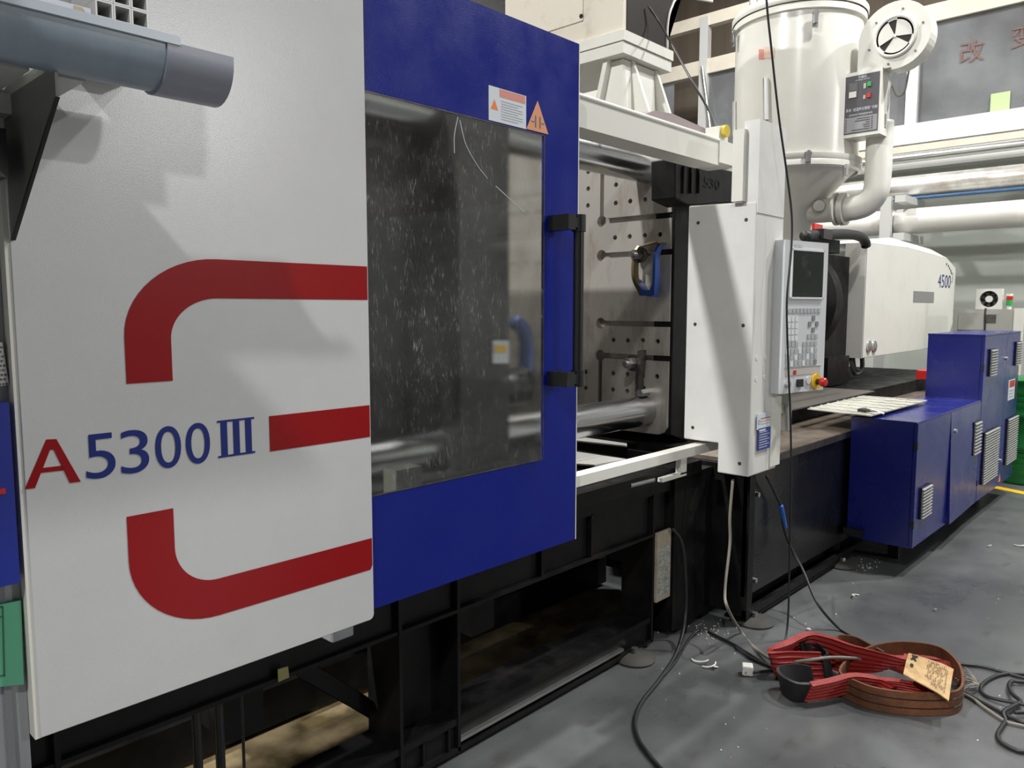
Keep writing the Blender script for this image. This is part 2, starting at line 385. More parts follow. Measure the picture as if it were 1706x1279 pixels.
def text_bm(body, origin, xdir, ydir, width, height, thick=0.0008, offset=0.0, spacing=1.0):
    """flat lettering fitted into width x height, lower-left corner at origin"""
    cu = bpy.data.curves.new('t', 'FONT'); cu.body = body; cu.resolution_u = 8 if len(body) == 1 else 3; cu.offset = offset; cu.space_character = spacing
    o = bpy.data.objects.new('t', cu); COL.objects.link(o)
    dg = bpy.context.evaluated_depsgraph_get(); me = bpy.data.meshes.new_from_object(o.evaluated_get(dg))
    bm = bmesh.new(); bm.from_mesh(me)
    bpy.data.objects.remove(o); bpy.data.curves.remove(cu); bpy.data.meshes.remove(me)
    if not bm.verts: return bm
    xs = [v.co.x for v in bm.verts]; ys = [v.co.y for v in bm.verts]
    x0, x1, y0, y1 = min(xs), max(xs), min(ys), max(ys)
    X = Vector(xdir).normalized(); Yv = Vector(ydir).normalized(); Nn = X.cross(Yv)
    for v in bm.verts:
        v.co = Vector(origin) + X * ((v.co.x - x0) / max(x1 - x0, 1e-6) * width) + Yv * ((v.co.y - y0) / max(y1 - y0, 1e-6) * height) + Nn * thick
    return bm
def struct(name, bm, m, parent=None, **k):
    o = fin(name, bm, m, parent, **k); o['kind'] = 'structure'; return o

# ================================================================== THE HALL
o = struct('floor', box(-9, 12.8, -21.5, 10, -0.1, 0), FLOOR)
struct('ceiling', box(-9, 12.8, -21.5, 10, 9.0, 9.1), CEIL)
struct('wall_back', box(11.6, 11.75, -21.5, 10, 0, 3.62), WALLG)
struct('wall_end', box(12.8, 12.9, -21.5, 10, 0, 9), WALLB)
struct('wall_front', box(-9.1, -9, -21.5, 10, 0, 9), WALLO)
struct('wall_left', box(-9, 12.8, 10, 10.1, 0, 9), WALLO)
struct('wall_right', box(-9, 12.8, -21.6, -21.5, 0, 9), WALLO)
# mezzanine office with framed glazing along the end of the hall
GX = 11.2
slab = struct('trim_1', box(11.05, 12.8, -7, 10, 3.62, 3.88), ALU); slab['label'] = 'pale sill band below the office glazing'
struct('trim_2', box(GX - 0.03, GX + 0.12, -7, 10, 5.14, 5.36), BEAMC)
struct('trim_3', box(GX - 0.03, GX + 0.10, 4.2, 10, 5.86, 6.04), BEAMC)
struct('trim_4', box(11.0, 11.25, -7, 10, 3.30, 3.38), ALU)
struct('trim_5', box(11.0, 11.06, -7, 10, 3.42, 3.52), ALU)
struct('trim_6', box(11.25, 11.6, -7, 10, 3.36, 3.62), WALLG)
cols_y = [-6.9, -3.6, -0.3, 3.30, 4.95, 6.35, 6.85, 9.9]
for i, (a, b) in enumerate(zip(cols_y, cols_y[1:])):
    if abs(a - 6.35) < .01: continue
    w_ = bpy.data.objects.new('window_%d' % (i + 1), None); COL.objects.link(w_); w_.location = (GX, (a + b) / 2, 3.88)
    tag(w_, kind='structure')
    fin('pane', box(GX + 0.02, GX + 0.03, a + 0.05, b - 0.05, 3.88, 5.14), GLASS, w_)
    fin('mullion', box(GX - 0.045, GX + 0.07, b - 0.07, b + 0.07, 3.88, 5.14 if b < 4.9 else 6.0), ALU, w_)
# ================================================================== CLAMP-SIDE GUARDS
YD = 1.64          # front plane of the white panel
def D(u, v, y=YD):
    p = at(u, v, Y=y); return p.x, p.z
g = thing('guard_panel', (0.42, YD, 0.67), 'glossy white machine guard panel with red stripes and A5300III lettering', 'machine guard')
x0 = 0.418; x1 = D(614, 480)[0]; zb = 0.672
pts = [(x0, YD, zb), (x1 - 0.012, YD, zb), (x1 - 0.004, YD, zb + 0.004), (x1, YD, zb + 0.012), (x1, YD, 2.75), (x0, YD, 2.75)]
fin('panel_sheet', prism(pts, (0, 0.03, 0)), WHITE, g, bevel=0.002)
fin('edge_return', box(x0 - 0.008, x0 + 0.004, YD + 0.002, YD + 0.05, zb, 2.75), CREAM, g, bevel=0.002)
def arc(cx, cz, rx, rz, a0, a1, n=14):
    return [(cx + rx * math.cos(math.radians(a0 + (a1 - a0) * i / n)), cz + rz * math.sin(math.radians(a0 + (a1 - a0) * i / n))) for i in range(n + 1)]
def decal(name, poly, y, m, parent, th=0.0008, **k):
    return fin(name, prism([(x, y, z) for x, z in poly], (0, -th, 0)), m, parent, **k)
xr = x1 - 0.004
def stripe(outer, inner, label):
    bm = bmesh.new()
    for th_y in (YD - 0.0008,):
        a = [bm.verts.new((x, th_y, z)) for x, z in outer]; b = [bm.verts.new((x, th_y, z)) for x, z in inner]
        for i in range(len(a) - 1): bm.faces.new((a[i], a[i + 1], b[i + 1], b[i]))
    return fin('red_stripe', bm, RED, g, label=label)
# upper stripe
zt = (D(612, 447)[1] + D(400, 430)[1]) / 2; zt2 = (D(612, 501)[1] + D(360, 495)[1]) / 2
xo = D(207, 560)[0]; xi = D(285, 570)[0]; zlo = D(245, 637)[1]
xa = D(360, 430)[0]; zc = D(206, 562)[1]; zci = D(285, 565)[1]
stripe([(xr, zt)] + arc(xa, zc, xa - xo, zt - zc, 90, 180) + [(xo, zlo)], [(xr, zt2)] + arc(xa, zci, xa - xi, zt2 - zci, 90, 180) + [(xi, zlo)], 'upper red stripe bending down')
# middle stripe
za, zb2 = D(612, 675)[1], D(612, 728)[1]; xm = D(449, 720)[0]
decal('red_stripe', [(xm, za), (xr, za), (xr, zb2), (xm, zb2)], YD, RED, g, label='short straight red stripe')
# lower stripe
zt = (D(612, 898)[1] + D(368, 962)[1]) / 2; zb3 = (D(610, 948)[1] + D(370, 1026)[1]) / 2
xo = D(214, 930)[0]; xi = D(291, 910)[0]; zhi = D(252, 853)[1]; xa = D(365, 1010)[0]; zc = D(215, 935)[1]; zci = D(291, 912)[1]
stripe([(xr, zb3 + 0.012), (xr - 0.006, zb3)] + arc(xa, zc, xa - xo, zc - zb3, 270, 180) + [(xo, zhi)], [(xr, zt), (xr - 0.006, zt)] + arc(xa, zci, xa - xi, zci - zt, 270, 180) + [(xi, zhi)], 'lower red stripe bending up')
# lettering A5300III
def Zp(x, y): return D(x / 2.664, 400 + y / 2.664)
A_out = [Zp(*q) for q in ((110, 1105), (205, 884), (250, 882), (358, 1071), (310, 1077), (282, 1022), (192, 1033), (155, 1100))]
bm = bmesh.new()
def quad(bm, pts, y, th=0.0008): prism([(x, y, z) for x, z in pts], (0, -th, 0), bm)
z_base = D(45, 812)[1]; z_top = (D(80, 731)[1])
A = [Zp(110, 1105), Zp(205, 884), Zp(250, 882), Zp(358, 1071), Zp(310, 1077), Zp(238, 930), Zp(222, 930), Zp(155, 1100)]
quad(bm, [A[0], A[1], A[6], A[7]], YD); quad(bm, [A[1], A[2], A[5], A[6]], YD); quad(bm, [A[2], A[3], A[4], A[5]], YD)
quad(bm, [Zp(190, 1010), Zp(275, 1000), Zp(284, 1021), Zp(182, 1032)], YD)
fin('letter', bm, RED, g, label='red capital letter A')
tx0, tz0 = Zp(378, 1058); tx1 = Zp(933, 900)[0]; tz1 = (Zp(440, 862)[1] + Zp(880, 806)[1]) / 2; tz0 = (Zp(430, 1060)[1] + Zp(880, 990)[1]) / 2
for ch, a, b in (('5', 378, 510), ('3', 535, 660), ('0', 690, 804), ('0', 826, 933)):
    xa_, xb_ = Zp(a, 950)[0], Zp(b, 930)[0]
    fin('digit', text_bm(ch, (xa_, YD, tz0), (1, 0, 0), (0, 0, 1), xb_ - xa_, tz1 - tz0, 0.0009), DBLUE, g)
ix0, ix1 = Zp(966, 880)[0], Zp(1130, 870)[0]; iz0 = (Zp(970, 967)[1] + Zp(1128, 944)[1]) / 2; iz1 = (Zp(966, 800)[1] + Zp(1127, 785)[1]) / 2
bm = bmesh.new(); h = iz1 - iz0; W_ = ix1 - ix0
quad(bm, [(ix0, iz1), (ix1, iz1), (ix1, iz1 - h * .055), (ix0, iz1 - h * .055)], YD)
quad(bm, [(ix0, iz0), (ix1, iz0), (ix1, iz0 + h * .055), (ix0, iz0 + h * .055)], YD)
for i in range(3):
    c_ = ix0 + W_ * (0.17 + 0.33 * i)
    quad(bm, [(c_ - W_ * .085, iz0 + h * .055), (c_ + W_ * .085, iz0 + h * .055), (c_ + W_ * .085, iz1 - h * .055), (c_ - W_ * .085, iz1 - h * .055)], YD)
fin('numeral', bm, DBLUE, g, label='blue roman numeral three')
# small sheet bracket hanging below the panel's lower edge
fin('mounting_tab', prism([(1.10, YD + 0.03, 0.70), (1.17, YD + 0.03, 0.70), (1.17, YD + 0.03, 0.63), (1.10, YD + 0.03, 0.63)], (0, 0.10, 0)), GALV, g, bevel=0.004)

# ---- blue sliding door
YB = 1.66
d_ = thing('sliding_door', (1.22, YB, 0.69), 'blue sliding guard door with scratched window and black grab handle', 'machine door')
bx0, bx1, bz0, bz1 = x1 - 0.01, 2.103, 0.69, 2.375
wx0, wx1, wz0, wz1 = x1 - 0.004, (D(910, 226, YB)[0] + D(902, 768, YB)[0]) / 2, 1.0, 2.052
bm = bmesh.new()
box(bx0, bx1, YB, YB + 0.012, bz0, wz0, bm); box(bx0, bx1, YB, YB + 0.012, wz1, bz1, bm)
box(wx1, bx1, YB, YB + 0.012, wz0, wz1, bm); box(bx0, wx0 - 0.002, YB, YB + 0.012, wz0, wz1, bm)
bmesh.ops.remove_doubles(bm, verts=bm.verts, dist=1e-5)
fin('door_sheet', bm, BLUE, d_)
fin('edge_strip', box(bx1, bx1 + 0.004, YB - 0.001, YB + 0.013, bz0, bz1), CREAM, d_)
fin('window_pane', box(wx0, wx1, YB + 0.0005, YB + 0.0045, wz0, wz1), PANE, d_)
fin('window_gasket', (lambda b: (box(wx0, wx1, YB - 0.0015, YB + 0.0004, wz1 - 0.003, wz1, b), box(wx0, wx1, YB - 0.0015, YB + 0.0004, wz0, wz0 + 0.003, b), box(wx1 - 0.003, wx1, YB - 0.0015, YB + 0.0004, wz0, wz1, b), b)[-1])(bmesh.new()), DSTEEL, d_)
# two long curved scratches in the pane
def PB(u, v): return at(u, v, Y=YB - 0.0002)
for pts in ([(763, 195), (757, 225), (757, 255)], [(766, 200), (776, 240), (795, 275), (812, 297)], [(826, 310), (850, 332), (873, 353)]):
    fin('scratch', tube([PB(*p) for p in pts], 0.0011, n=6), STICK, d_)
# grab handle
h1 = at(965, 372, Y=YB - 0.07); h2 = at(962, 630, Y=YB - 0.07)
hx = (h1.x + h2.x) / 2
hd = fin('handle', cyl((hx, YB - 0.07, h2.z), (hx, YB - 0.07, h1.z), 0.0175), BLACKPL, d_, smooth='auto')
for z in (h1.z, h2.z):
    bm = cyl((hx, YB - 0.07, z - 0.027), (hx, YB - 0.07, z + 0.027), 0.023)
    box(hx - 0.05, hx - 0.005, YB - 0.083, YB - 0.057, z - 0.016, z + 0.016, bm)
    box(hx - 0.072, hx - 0.035, YB - 0.085, YB, z - 0.024, z + 0.024, bm)
    fin('handle_bracket', bm, BLACKPL, d_, bevel=0.003)
# safety stickers
def DB(u, v): return D(u, v, YB)
def zB(x, y): return DB(790 + x / 11.63, 130 + y / 11.63)
lx0, lx1 = zB(278, 400)[0], zB(1003, 700)[0]; lz1 = (zB(278, 130)[1] + zB(1003, 355)[1]) / 2; lz0 = (zB(278, 805)[1] + zB(1003, 995)[1]) / 2
st = decal('warning_label', [(lx0, lz0), (lx1, lz0), (lx1, lz1), (lx0, lz1)], YB, STICK, d_, label='pale safety label with salmon heading')
hw = lx1 - lx0; hh = lz1 - lz0
decal('label_heading', [(lx0 + hw * .28, lz1 - hh * .25), (lx1 - hw * .03, lz1 - hh * .25), (lx1 - hw * .03, lz1 - hh * .02), (lx0 + hw * .28, lz1 - hh * .02)], YB - 0.0008, PINK, st, 0.0004)
decal('label_triangle', [(lx0 + hw * .05, lz0 + hh * .34), (lx0 + hw * .24, lz0 + hh * .34), (lx0 + hw * .145, lz0 + hh * .64)], YB - 0.0008, ORANGE, st, 0.0004)
for i in range(8):
    z = lz0 + hh * (0.10 + 0.075 * i)
    decal('label_line', [(lx0 + hw * .32, z), (lx1 - hw * (.10 if i % 3 else .22), z), (lx1 - hw * (.10 if i % 3 else .22), z + hh * .025), (lx0 + hw * .32, z + hh * .025)], YB - 0.0008, GREYINK, st, 0.0004)
t0, t1, t2 = zB(1008, 985), zB(1435, 1090), zB(1225, 440)
tz = (t0[1] + t1[1]) / 2
st = decal('hazard_triangle', [(t0[0], tz), (t1[0], tz), ((t0[0] + t1[0]) / 2, t2[1])], YB, mat('sticker_pale_orange', (0.66, 0.28, 0.14), 0.45), d_, label='orange crushing hazard triangle')
tw = t1[0] - t0[0]; th_ = t2[1] - tz; bm = bmesh.new()
for a, b, c, e in ((.38, .44, .12, .50), (.58, .64, .12, .50), (.22, .36, .27, .31), (.66, .80, .27, .31)):
    quad(bm, [(t0[0] + tw * a, tz + th_ * c), (t0[0] + tw * b, tz + th_ * c), (t0[0] + tw * b, tz + th_ * e), (t0[0] + tw * a, tz + th_ * e)], YB - 0.0009, 0.0003)
fin('hazard_symbol', bm, INK, st)

# ---- grey steel post with blue board and green card at the left of the panel
p_ = thing('steel_post', (0.2, YD + 0.06, 0), 'grey sheet-steel guard post beside the white panel', 'machine guard')
fin('post_sheet', box(-0.6, 0.409, YD + 0.035, YD + 0.10, 0, 2.6), GALV, p_, bevel=0.004)
fin('corner_strip', box(0.37, 0.382, YD + 0.028, YD + 0.036, 0, 2.5), mat('grey_seam', (0.20, 0.21, 0.22), 0.4), p_)
pc = at(25, 880, Y=YD + 0.03)
fin('screw', lathe([(0, -0.007), (0.006, -0.006), (0.0095, -0.002), (0.0105, 0.002), (0.0105, 0.006)], (pc.x, YD + 0.031, pc.z), (0, 1, 0), 16), STEEL, p_, smooth='auto')
q0, q1 = at(11, 669, Y=YD + 0.01), at(17, 970, Y=YD + 0.01)
b_ = tag(fin('sign_board', box(-0.3, q0.x, YD - 0.005, YD + 0.027, q1.z, q0.z), mat('sign_blue', (0.008, 0.02, 0.24), 0.35), origin=(0, YD, q1.z), bevel=0.004), 'blue board with a red mark hung on the grey post', 'board')
m0 = at(5, 818, Y=YD - 0.005)
fin('red_mark', box(m0.x - 0.05, m0.x + 0.004, YD - 0.0062, YD - 0.0045, m0.z - 0.005, m0.z + 0.005), REDPL, b_)
c_ = [at(u, v, Y=YD + 0.02) for u, v in ((-60, 1018), (35, 1000), (40, 1140), (-60, 1150))]
gc = tag(fin('green_card', prism(c_, (0, 0.013, 0)), GREENCARD, origin=(0.38, YD + 0.02, c_[2].z)), 'green paper card fixed to the grey post', 'card')
b = bmesh.new()
for q_ in (((-60, 1014), (5, 1009), (5, 1012), (-60, 1017)), ((3, 1010), (5, 1009), (8, 1126), (6, 1126)), ((-60, 1128), (8, 1124), (8, 1126), (-60, 1131)), ((-60, 1031), (4, 1026), (4, 1028), (-60, 1033))):
    prism([at(u, v, Y=YD + 0.0195) for u, v in q_], (0, -0.0006, 0), b)
fin('card_border', b, DGREEN, gc)
c_ = [at(u, v, Y=YD + 0.02) for u, v in ((-40, 572), (4, 570), (15, 641), (-40, 648))]
ps = tag(fin('perforated_strip', prism(c_, (0, 0.014, 0)), WHITEPL, origin=(0.38, YD + 0.02, c_[2].z)), 'white slotted plastic strip stuck on the grey post', 'strip')
bm = bmesh.new()
for r_ in range(9):
    for k_ in range(6):
        u = 2 - k_ * 6 + r_ * 1.2 - (r_ % 2) * 3; v = 577 + r_ * 7.6 + k_ * .4
        prism([at(a, b, Y=YD + 0.0196) for a, b in ((u - 2, v), (u + 2, v - .3), (u + 2, v + 3), (u - 2, v + 3.3))], (0, -0.0005, 0), bm)
fin('slot_pattern', bm, INK, ps)

# ---- bracket shelf, gutter, tubes (top left)
br = thing('shelf_bracket', (0.43, YD, 1.62), 'dark grey-green triangular bracket holding the overhead rack', 'bracket')
XG = 0.425
tip = at(28, 400, X=XG); co = at(98, 163, X=XG); bk = Vector((XG, YD, at(26, 195, X=XG).z))
fin('gusset_plate', prism([(XG, YD, tip.z), (XG, YD, 1.872), (XG, co.y, 1.872), (XG, co.y, co.z - .004)], (-0.004, 0, 0)), OLIVE, br)
fin('gusset_lip', prism([(XG, YD - 0.002, tip.z), (XG, co.y, co.z), (XG, co.y - 0.006, co.z), (XG, YD - 0.012, tip.z)], (-0.006, 0, 0)), BLACKPL, br)
fin('back_box', box(XG - 0.22, XG - 0.03, YD - 0.11, YD, 1.72, 1.80), BLACKPL, br, bevel=0.006)
sh = thing('rack_shelf', (0.1, 1.4, 1.83), 'overhead rack of white steel bars above the white panel', 'rack')
WBP = mat('white_bar_paint', (0.58, 0.58, 0.54), 0.4)
for xa_, xb_ in ((0.422, 0.483), (0.335, 0.402), (0.235, 0.305), (0.13, 0.205), (0.03, 0.10), (-0.10, -0.02), (-0.55, -0.47)):
    fin('bar', box(xa_, xb_, 1.414, YD - 0.002, 1.872, 1.912), WBP, sh, bevel=0.004)
fin('bar', box(0.535, 0.64, 1.525, YD - 0.002, 1.945, 1.985), MATS['white_bar_paint'], sh)
fin('cross_bar', box(-0.6, 0.44, YD - 0.05, YD - 0.004, 1.838, 1.872), MATS['white_bar_paint'], sh)
fin('shadow_deck', box(-1.2, 0.03, 0.90, YD - 0.002, 2.29, 2.32), MATS['white_bar_paint'], sh)  # added out-of-view deck, made up to cast the diagonal shadow on the white panel
for xx_ in (-1.0, -0.02): fin('shadow_deck_leg', box(xx_, xx_ + 0.04, 1.5, 1.54, 1.91, 2.29), MATS['white_bar_paint'], sh)  # made-up legs holding the added shadow-casting deck, also out of view
# half-round gutter resting on the rack
def gutter_bm(xa_, xb_, y, z, r, t):
    bm = bmesh.new(); n = 16; prof = []
    for i in range(n + 1):
        a = PI + PI * i / n; prof.append((y + r * math.cos(a), z + r * math.sin(a)))
    prof = [(y - r, z + 0.012)] + prof + [(y + r, z + 0.012)]
    inn = []
    for i in range(n + 1):
        a = 2 * PI - PI * i / n; inn.append((y + (r - t) * math.cos(a), z + (r - t) * math.sin(a)))
    inn = [(y + r - t, z + 0.012)] + inn + [(y - r + t, z + 0.012)]
    prism([(xa_, a, b) for a, b in prof + inn], (xb_ - xa_, 0, 0), bm)
    return bm
GY, GZ, GR = 1.362, 1.922, 0.0575
gu = thing('gutter', (0.2, GY, 1.864), 'blue-grey half-round plastic gutter lying across the overhead rack', 'gutter')
fin('trough', gutter_bm(-0.7, 0.593, GY, GZ, GR, 0.004), GREYPL, gu, smooth='auto')
fin('lip', box(-0.7, 0.593, GY - GR - 0.006, GY - GR + 0.006, GZ + 0.008, GZ + 0.022), mat('pvc_lip', (0.45, 0.50, 0.56), 0.3), gu, bevel=0.003)
fin('collar', gutter_bm(0.572, 0.686, GY, GZ - 0.001, GR + 0.004, 0.006), mat('pvc_collar_grey', (0.27, 0.285, 0.34), 0.35), gu, smooth='auto', label='greyer end collar')
ch = tag(fin('white_channel', box(-0.7, 0.528, 1.502, 1.53, 1.912, 2.022), mat('bluish_white_paint', (0.60, 0.63, 0.70), 0.35), origin=(0, 1.51, 1.912), bevel=0.003), 'long white channel lying behind the gutter on the overhead rack', 'channel')
s_ = at(135, 16, Y=1.5015); fin('stain', prism([at(a, b, Y=1.5015) for a, b in ((124, 9), (136, 12), (142, 22), (150, 32), (136, 27), (125, 22))], (0, -0.0004, 0)), mat('tan_stain', (0.52, 0.42, 0.27), 0.6), ch)
def sq_tube_bm(s, L, t):
    bm = bmesh.new()
    A = [(-s, -s), (s, -s), (s, s), (-s, s)]; B = [(-s + t, -s + t), (s - t, -s + t), (s - t, s - t), (-s + t, s - t)]
    va = [[bm.verts.new((x, y, z)) for x, z in P] for P in (A, B) for y in (0, L)]
    a0, a1, b0, b1 = va
    for i in range(4):
        j = (i + 1) % 4
        bm.faces.new((a0[i], a0[j], a1[j], a1[i])); bm.faces.new((b0[j], b0[i], b1[i], b1[j]))
        bm.faces.new((a0[j], a0[i], b0[i], b0[j])); bm.faces.new((a1[i], a1[j], b1[j], b1[i]))
    return bm
TM = mesh_of(sq_tube_bm(0.0150, 0.12, 0.0028), 'square_tube', ALU)
for r_ in range(4):
    for k_ in range(3):
        o = bpy.data.objects.new('square_tube', TM); COL.objects.link(o)
        o.location = (0.556 + 0.0308 * k_, 1.515, 2.0005 + 0.0306 * r_)
        tag(o, 'open-ended square metal tube stacked behind the gutter on the overhead rack', 'tube', 'stack of square tubes on the overhead rack')

# ================================================================== MACHINE BED (clamp side)
YF = 1.82
bd = thing('machine_bed', (2.0, 2.6, 0), 'black welded steel bed carrying the clamp unit and the platens', 'machine bed')
def part(name, m=BLACK, parent=None, bevel=0.003, **k):
    def f(*a): return fin(name, box(*a), m, parent or bd, bevel=bevel, **k)
    return f
for a in ((-0.6, 3.34, YF, YF + 0.12, 0.685, 0.745), (-0.6, 3.34, YF + 0.02, YF + 0.05, 0.515, 0.69)): part('top_beam')(*a)
fin('ledge', box(1.44, 3.0, YF - 0.005, YF + 0.16, 0.502, 0.514), BLACK, bd, bevel=0.002)
fin('ledge', box(-0.6, 1.44, YF + 0.0, YF + 0.16, 0.502, 0.514), BLACK, bd, bevel=0.002)
# lower rail
fin('lower_rail', box(-0.6, 2.86, YF, YF + 0.16, 0.112, 0.135), BLACK, bd, bevel=0.002)
fin('lower_rail', box(-0.6, 2.86, YF + 0.012, YF + 0.03, 0.03, 0.115), BLACK, bd, bevel=0.002)
fin('sole_plate', box(1.2, 2.86, YF - 0.004, YF + 0.10, 0.018, 0.034), BLACK, bd, bevel=0.002)
fin('edge_angle', box(1.69, 2.64, YF - 0.004, YF + 0.012, 0.05, 0.062), STEEL, bd, bevel=0.002)
# posts (I-section: two flanges and a web)
def ipost(xa_, xb_, z0=0.13, z1=0.69):
    bm = box(xa_, xa_ + 0.012, YF - 0.004, YF + 0.16, z0, z1)
    box(xb_ - 0.012, xb_, YF - 0.004, YF + 0.16, z0, z1, bm)
    box(xa_ + 0.012, xb_ - 0.012, YF + 0.09, YF + 0.10, z0, z1, bm)
    fin('post', bm, BLACK, bd)
ipost(1.436, 1.692, 0.02); ipost(2.852, 3.0, 0.02); ipost(0.30, 0.50, 0.02)
for xx in (2.108, 2.41): fin('stiffener', box(xx, xx + 0.012, YF, YF + 0.05, 0.51, 0.69), BLACK, bd)
for xx in (1.53, 1.64): fin('stiffener', box(xx, xx + 0.008, YF, YF + 0.05, 0.02, 0.115), BLACK, bd)
fin('front_plate', box(3.0, 3.34, YF - 0.02, YF + 0.0, 0.03, 0.745), BLACK, bd, bevel=0.002)
fin('front_plate', box(1.438, 1.69, YF + 0.03, YF + 0.04, 0.03, 0.115), BLACK, bd)
# beds longitudinal far side and cross members
for yy in (2.55, 4.1): fin('inner_beam', box(-0.6, 3.34, yy, yy + 0.10, 0.13 if yy > 3 else 0.42, 0.70), BLACK, bd, bevel=0.003)
fin('inner_beam', box(-0.6, 3.34, 2.42, 2.54, 0.02, 0.16), BLACK, bd, bevel=0.003)
for xx in (0.95, 1.9, 3.2):
    fin('cross_beam', box(xx, xx + 0.12, YF + 0.16, 4.1, 0.30, 0.42), BLACK, bd, bevel=0.003)
# visible slanting channel behind the white panel's foot
a = at(478, 1135, Y=1.92); b = at(612, 1228, Y=1.90)
fin('brace', prism([(1.08, 1.95, 0.50), (1.16, 1.95, 0.50), (1.42, 1.95, 0.26), (1.42, 1.95, 0.19)], (0, 0.10, 0)), BLACK, bd, bevel=0.003)
for u in (327, 365, 404):
    p = at(u, 1200, Y=1.86); fin('conduit', cyl((p.x, 1.86, 0.02), (p.x, 1.86, 0.68), 0.012 if u < 400 else 0.004, n=12), BLACKPL, bd, smooth='auto')
fin('timber_packer', box(0.7, 1.95, 2.72, 2.80, 0.0, 0.07), WOOD, bd, bevel=0.006, label='pale timber packer under the bed')
fin('drain_tray', box(1.72, 3.1, 2.60, 3.6, 0.62, 0.64), BLACK, bd)
fin('bed_deck', box(2.3, 3.34, YF + 0.12, 4.1, 0.70, 0.72), BLACK, bd)
fin('tag_plate', prism([at(u, v, Y=YF - 0.006) for u, v in ((463, 1115), (480, 1110), (482, 1128), (464, 1136))], (0, 0.003, 0)), mat('olive_tag', (0.30, 0.27, 0.10), 0.5), bd)
# white sheets inside the mould area
sl = thing('drop_chute', (2.75, 2.35, 0.72), 'white sheet-metal part chute lying in the mould area', 'chute')
def zz(x, y, z): return at(940 + x / 3.553, 460 + y / 3.553, Z=z)
fin('sheet', prism([zz(30, 955, .735), zz(175, 935, .735), zz(365, 965, .735), zz(372, 1012, .735), zz(30, 975, .735)], (0, 0, 0.008)), WHITEPL, sl)
fin('sheet', prism([zz(30, 1040, .735), zz(365, 1090, .735), zz(180, 1125, .735), zz(30, 1115, .735)], (0, 0, 0.008)), WHITEPL, sl)
# feet
def foot(x, y):
    f_ = thing('levelling_foot', (x, y, 0), '', 'machine foot', None)
    fin('pad', lathe([(0, 0), (0.085, 0), (0.09, 0.008), (0.075, 0.022), (0.03, 0.03), (0, 0.03)], (x, y, 0), n=28), mat('foot_grey', (0.045, 0.042, 0.036), 0.75), f_, smooth='auto')
    fin('bolt', cyl((x, y, 0.028), (x, y, 0.05), 0.016, n=6), STEEL, f_)
    return f_
tag(foot(2.70, 1.80), 'round levelling foot under the black bed beneath the clamp side')
tag(foot(3.42, 1.60), 'round levelling foot at the corner of the black bed below the console')
tag(foot(4.55, 1.60), 'round levelling foot beneath the bed beside the blue cabinet')
# instruction board on bed post
ib0, ib1 = at(1089, 893, Y=YF - 0.012), at(1110, 985, Y=YF - 0.012)
ib = tag(fin('instruction_board', box(2.868, 2.982, YF - 0.016, YF - 0.004, 0.20, 0.515), CARD, origin=(2.92, YF - 0.01, 0.2), bevel=0.002), 'beige instruction board with small pictograms on the black bed post', 'sign')
for r_ in range(5):
    for k_ in range(2):
        xx = 2.882 + 0.050 * k_; z1_ = 0.445 - 0.046 * r_
        bm = box(xx, xx + 0.040, YF - 0.0172, YF - 0.0158, z1_ - 0.036, z1_)
        fin('pictogram', bm, mat('pictogram_teal', (0.16, 0.24, 0.25), 0.5, col2=(0.45, 0.45, 0.40), vscale=90, lo=0.45, hi=0.55), ib)
# ---- lower white rail and upper white beam of the guard
gr = thing('guide_rail', (2.7, 1.74, 0.78), 'white square guide rail below the open mould area', 'rail')
fin('bar', box(1.3, 3.24, 1.72, 1.775, 0.852, 0.892), CREAM, gr, bevel=0.003)
bm = box(2.945, 2.995, 1.74, 1.765, 0.775, 0.852); box(2.80, 2.995, 1.74, 1.765, 0.765, 0.782, bm)
fin('bracket', bm, CREAM, gr, bevel=0.003)
fin('pin', cyl((2.62, 1.79, 0.775), (2.80, 1.79, 0.770), 0.014, n=14), STEEL, gr, smooth='auto')
for xx in (2.2, 2.9): fin('stand_off', box(xx, xx + 0.04, 1.775, 1.87, 0.83, 0.86), BLACK, gr)
fin('support', box(1.4, 3.2, 1.78, 1.84, 0.745, 0.80), BLACK, gr, bevel=0.004)
gb = thing('guard_beam', (2.6, 1.80, 2.15), 'white box beam spanning above the open mould area', 'beam')
fin('beam', box(0.45, 3.285, 1.78, 1.90, 2.152, 2.258), CREAM, gb, bevel=0.003)
fin('lip', tube([(0.45, 1.785, 2.262), (3.29, 1.785, 2.262)], 0.011, n=10, smooth_path=False), CREAM, gb, smooth='auto')
fin('end_block', box(3.285, 3.46, 1.775, 1.93, 2.165, 2.265), CREAM, gb, bevel=0.012)
# things on the beam
sb = thing('beacon_lamp', (3.33, 1.80, 2.265), 'small amber lamp on the end of the white beam', 'lamp')
pa = at(1202, 216, Y=1.80)
fin('housing', lathe([(0, 0), (0.028, 0), (0.028, 0.06), (0, 0.06)], (pa.x, 1.77, pa.z - 0.01), (0, 1, 0), 18), mat('amber_lens', (0.55, 0.42, 0.05), 0.3), sb, smooth='auto')
fin('base', box(pa.x - 0.04, pa.x + 0.045, 1.79, 1.86, 2.258, pa.z + 0.01), CREAM, sb, bevel=0.004)
cb = tag(fin('air_hose', tube([at(u, v, Y=y) for u, v, y in ((1080, 10, 2.555), (1100, 40, 2.5), (1118, 72, 2.3), (1150, 130, 2.0), (1178, 178, 1.9), (1188, 200, 1.85), (1192, 219, 1.82))], 0.006, n=8), RUBBER, smooth=True, origin=(3.3, 1.9, 2.27)), 'thin black hose running down to the lamp on the white beam', 'hose')
